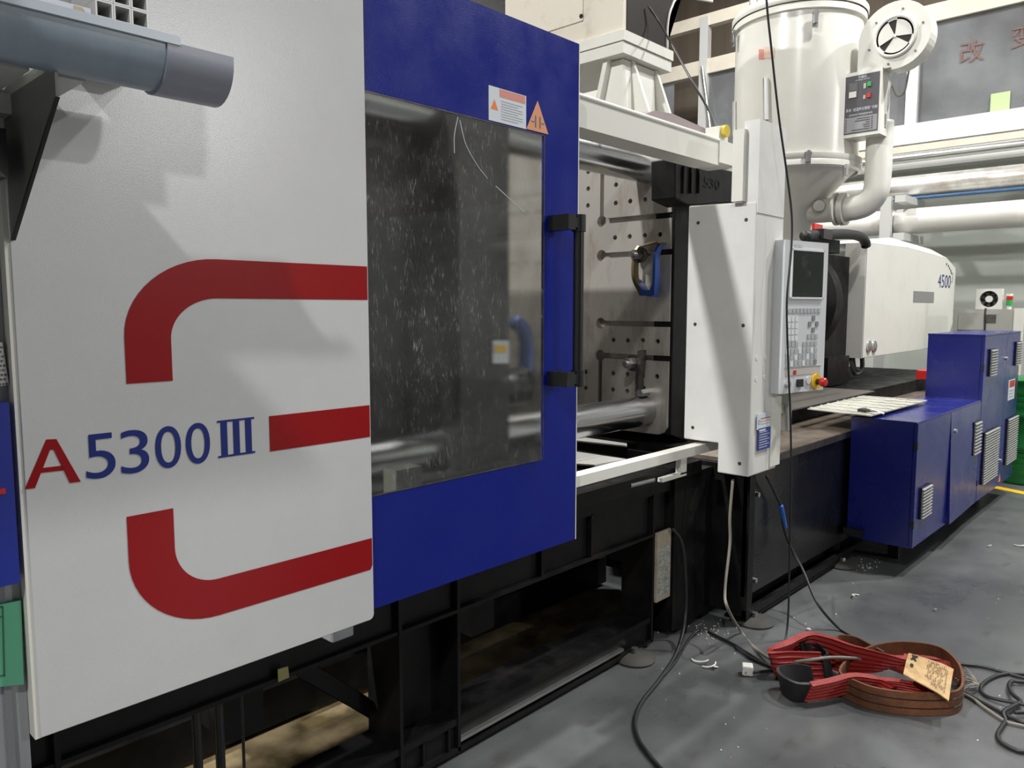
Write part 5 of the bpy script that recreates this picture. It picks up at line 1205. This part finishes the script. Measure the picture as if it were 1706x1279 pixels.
cable('loose_cable', [fl(1180, 1052), fl(1225, 1075), fl(1262, 1098), fl(1290, 1112), fl(1330, 1120)], 0.0065, RUBBER, 'black cable running along the floor towards the red sling')
# white plug: cube with bevels and pins
pp = fl(1245, 1123, 0.0)
pg = thing('white_plug', (pp.x, pp.y, 0), 'white cube plug lying on the floor beside the slings', 'plug')
b = box(-.022, .022, -.022, .022, 0.0, .042); bmesh.ops.rotate(b, verts=b.verts, cent=(0, 0, 0), matrix=Matrix.Rotation(.5, 3, 'Z')); bmesh.ops.translate(b, verts=b.verts, vec=(pp.x, pp.y, 0.001))
fin('body', b, WHITEPL, pg, bevel=0.006, seg=2)
fin('pin', cyl((pp.x - .03, pp.y - .008, .02), (pp.x - .02, pp.y - .004, .02), 0.003, n=8), STEEL, pg)
# cable coil at the right
cable('cable_coil', [fl(1560, 1150), fl(1600, 1152), fl(1622, 1162), fl(1660, 1182), fl(1685, 1195), fl(1720, 1205), fl(1780, 1190), fl(1800, 1150), fl(1740, 1128), fl(1680, 1122), fl(1650, 1130), fl(1634, 1145), fl(1645, 1160), fl(1690, 1170, .02), fl(1740, 1178, .02), fl(1800, 1170), fl(1830, 1140)], 0.0070, RUBBER, 'loose coil of black cable beside the brown sling')
cable('cable_coil', [fl(1760, 1122), fl(1706, 1135, .014), fl(1688, 1134, .016), fl(1681, 1141, .016), fl(1686, 1155, .02), fl(1700, 1168, .02), fl(1688, 1176, .022), fl(1672, 1186, .022), fl(1675, 1200), fl(1668, 1212), fl(1662, 1224), fl(1668, 1236), fl(1690, 1248), fl(1706, 1252), fl(1760, 1255), fl(1800, 1225), fl(1740, 1190, .02), fl(1690, 1186, .02)], 0.0080, RUBBER, 'thick black cable loop on the floor in front of the loose coil')
cable('brown_wire', [fl(1590, 1150), fl(1615, 1160), fl(1640, 1178), fl(1665, 1195), fl(1680, 1203), fl(1720, 1212)], 0.006, GREYCAB, 'brownish wire trailing from the slings to the cable coil')
# frayed strands
fs = thing('frayed_strands', (fl(1610, 1125).x, fl(1610, 1125).y, 0), 'bundle of frayed pale threads between the label and the coil', 'threads')
c0 = fl(1632, 1142, .02)
b = bmesh.new()
for i in range(26):
    e_ = fl(random.uniform(1585, 1612), random.uniform(1110, 1150), random.uniform(.005, .04))
    m_ = c0.lerp(e_, .5) + Vector((random.uniform(-.02, .02), random.uniform(-.02, .02), random.uniform(0, .03)))
    tube([c0, m_, e_], 0.0013, n=4, k=4, bm=b)
tag(fin('threads', b, mat('thread_grey', (0.30, 0.27, 0.22), 0.6), fs), kind='stuff')

# ================================================================== SLINGS
def F0(u, v, z=0.0): return at(u, v, Z=z)
WB = 0.088
Zv = Vector((0, 0, 1))
bs = thing('brown_sling', (fl(1500, 1150).x, fl(1500, 1150).y, 0), 'brown webbing sling standing in a loop on the floor', 'sling')
lp = [F0(1420, 1168), F0(1400, 1158), F0(1400, 1146), F0(1415, 1130), F0(1450, 1110), F0(1500, 1102), F0(1560, 1110), F0(1592, 1135), F0(1602, 1165), F0(1594, 1187), F0(1555, 1192), F0(1500, 1190), F0(1450, 1181), F0(1418, 1168)]
fin('webbing', ribbon([(p + Zv * .046, (0.0, 0.0, 1)) for p in lp], WB, 0.009), BROWNWEB, bs)
for dz in (.030, .062): fin('stitch_line', tube([p + Zv * dz + (p - Vector((3.15, .83, 0))).normalized() * .0055 for p in lp], 0.0018, n=5), BLACKPL, bs)
fin('webbing', ribbon([(F0(1390, 1086, .04), (0, 0, 1)), (F0(1398, 1072, .045), (0, .1, 1)), (F0(1425, 1074, .045), (0, .1, 1)), (F0(1450, 1086, .045), (0, .2, 1)), (F0(1475, 1100, .04), (0, .2, 1))], 0.075, 0.008), BROWNWEB, bs, label='loose tail of brown webbing')
rs = thing('red_sling', (fl(1380, 1110).x, fl(1380, 1110).y, 0), 'red webbing lifting sling heaped on the floor with worn label', 'sling')
# main run: from under the label leftwards, twisting into the loop
up = Vector((0, 0, 1)); cf = Vector((-0.55, -0.55, 0.35))
R1 = [(at(1560, 1130, Z=.10), (0.35, -.5, .1)), (at(1512, 1108, Z=.11), (.3, -.6, .25)), (at(1465, 1106, Z=.10), (.2, -.55, .55)), (at(1415, 1098, Z=.08), (.1, -.3, .9)), (at(1375, 1083, Z=.075), (.0, -.3, 1)), (at(1338, 1074, Z=.075), (-.1, -.4, 1)), (F0(1308, 1084, .075), (-.4, -.4, .9)), (F0(1290, 1096, .06), (-.5, -.1, .9)), (F0(1294, 1110, .05), (-.2, .3, 1)), (F0(1325, 1112, .045), (.1, .3, 1)), (F0(1370, 1113, .042), (.1, .2, 1))]
fin('webbing', ribbon(R1, 0.128, 0.016, k=10, ridges=6), REDWEB, rs, smooth='auto')
R2 = [(F0(1345, 1152, .05), (-.1, -.4, 1)), (F0(1380, 1146, .055), (-.1, -.3, 1)), (F0(1415, 1138, .06), (0, -.3, 1)), (F0(1450, 1140, .06), (.1, -.5, .7)), (F0(1478, 1152, .06), (.2, -.6, .5))]
fin('webbing', ribbon(R2, 0.08, 0.016, k=8, ridges=5), REDWEB, rs, smooth='auto')
fin('webbing', ribbon([(F0(1425, 1136, .055), (.2, -.6, .35)), (F0(1480, 1142, .06), (.2, -.6, .35)), (F0(1545, 1154, .055), (.2, -.6, .35))], 0.12, 0.014, ridges=6), REDWEB, rs, smooth='auto')
fin('webbing', ribbon([(F0(1490, 1098, .035), (.1, -.6, .5)), (F0(1535, 1098, .04), (.1, -.7, .3)), (F0(1566, 1106, .04), (.2, -.6, .2)), (F0(1584, 1118, .03), (.3, -.4, .1))], 0.09, 0.012), REDWEB, rs)
# black sleeved eyes
fin('black_eye', ribbon([(F0(1350, 1153, .045), (-.1, -.3, 1)), (F0(1325, 1152, .045), (-.2, -.1, 1)), (F0(1304, 1140, .045), (-.1, .2, 1)), (F0(1302, 1128, .05), (.1, .3, 1)), (F0(1330, 1124, .05), (.1, .3, 1)), (F0(1355, 1128, .05), (.1, .3, 1))], 0.085, 0.012), DARKWEB, rs)
fin('black_eye', ribbon([(F0(1338, 1088, .06), (.1, .2, 1)), (F0(1342, 1079, .07), (.1, .3, 1)), (F0(1360, 1085, .06), (.1, .3, 1)), (F0(1382, 1104, .05), (.1, .3, 1)), (F0(1372, 1112, .05), (.1, .3, 1))], 0.085, 0.010), DARKWEB, rs)
# worn label wrapped over the webbing
gridp = {}
cor = [at(1514, 1087, Z=.15), at(1589, 1111, Z=.14), at(1581, 1163, Z=.105), at(1505, 1122, Z=.145)]
b = bmesh.new(); vv = []
for i in range(9):
    row = []
    for j in range(6):
        p = cor[0].lerp(cor[1], i / 8).lerp(cor[3].lerp(cor[2], i / 8), j / 5) + Vector((0, 0, 0.010 * math.sin(PI * j / 5) - 0.03 * max(0, i / 8 - .75)))
        row.append(b.verts.new(p))
    vv.append(row)
for i in range(8):
    for j in range(5): b.faces.new((vv[i][j], vv[i + 1][j], vv[i + 1][j + 1], vv[i][j + 1]))
ext = bmesh.ops.extrude_face_region(b, geom=list(b.faces)); bmesh.ops.translate(b, verts=[e for e in ext['geom'] if isinstance(e, bmesh.types.BMVert)], vec=(0, 0, -0.004))
lbv = fin('label_patch', b, KRAFT, rs, smooth='auto', label='tan worn label patch with print')
def lp_(a, c, dz=.003): return cor[0].lerp(cor[1], a).lerp(cor[3].lerp(cor[2], a), c) + Vector((0, 0, 0.010 * math.sin(PI * c) - 0.03 * max(0, a - .75) + dz))
b = bmesh.new()
for a in [.46 + .035 * i for i in range(13)]:
    c = .12
    while c < .9:
        L_ = random.uniform(.03, .10)
        if random.random() < .75: prism([lp_(a, c), lp_(a + .014, c), lp_(a + .014, min(.93, c + L_)), lp_(a, min(.93, c + L_))], (0, 0, .0008), b)
        c += L_ + .035
tag(fin('label_print', b, mat('faded_print', (0.10, 0.06, 0.03), 0.6), lbv), kind='stuff')
b = bmesh.new()
for q in ([(.08, .12), (.11, .08), (.22, .38), (.18, .40)], [(.20, .08), (.23, .12), (.11, .40), (.08, .36)], [(.14, .08), (.17, .08), (.17, .32), (.14, .32)]): prism([lp_(x, y) for x, y in q], (0, 0, .001), b)
prism([lp_(.14 + .04 * math.cos(t * PI / 6), .62 + .06 * math.sin(t * PI / 6)) for t in range(12)], (0, 0, .001), b)
fin('label_mark', b, BLACKPL, lbv)

# ================================================================== FLOOR BITS
def curl(u, v, s, ang, i):
    p = F0(u, v, 0.004); pts = [(p.x + s * math.cos(ang + t), p.y + s * math.sin(ang + t), .004 + .003 * k) for k, t in enumerate((0, .6, 1.2, 1.8, 2.3))]
    tag(fin('plastic_shaving', tube(pts, 0.0035, n=6, k=5), WHITEPL, smooth=True, origin=(p.x, p.y, 0)), 'curled white plastic shaving on the grey floor', 'shaving', 'white plastic shavings on the floor')
for i, (u, v, s, a) in enumerate(((1432, 995, .035, .4), (1353, 1050, .022, .9), (1168, 1098, .04, 2.2), (1178, 1106, .035, 3.0), (1196, 1114, .015, .5), (1700, 908, .035, 2), (1560, 1017, .01, 1), (1648, 910, .012, 2))): curl(u, v, s, a, i)
b = bmesh.new()
for i in range(125):
    if i < 60: u, v = random.gauss(1180, 18), random.gauss(1052, 8)
    elif i < 95: u, v = random.gauss(1445, 10), random.gauss(943, 5)
    else: u, v = random.uniform(1090, 1690), random.uniform(960, 1270)
    p = F0(u, v, 0); s = random.uniform(.0015, .0035)
    bmesh.ops.create_icosphere(b, subdivisions=1, radius=s, matrix=Matrix.Translation((p.x, p.y, s * .8)))
o = tag(fin('pellets', b, WHITEPL), 'scattered tiny white plastic pellets on the grey floor', 'pellets', kind='stuff')
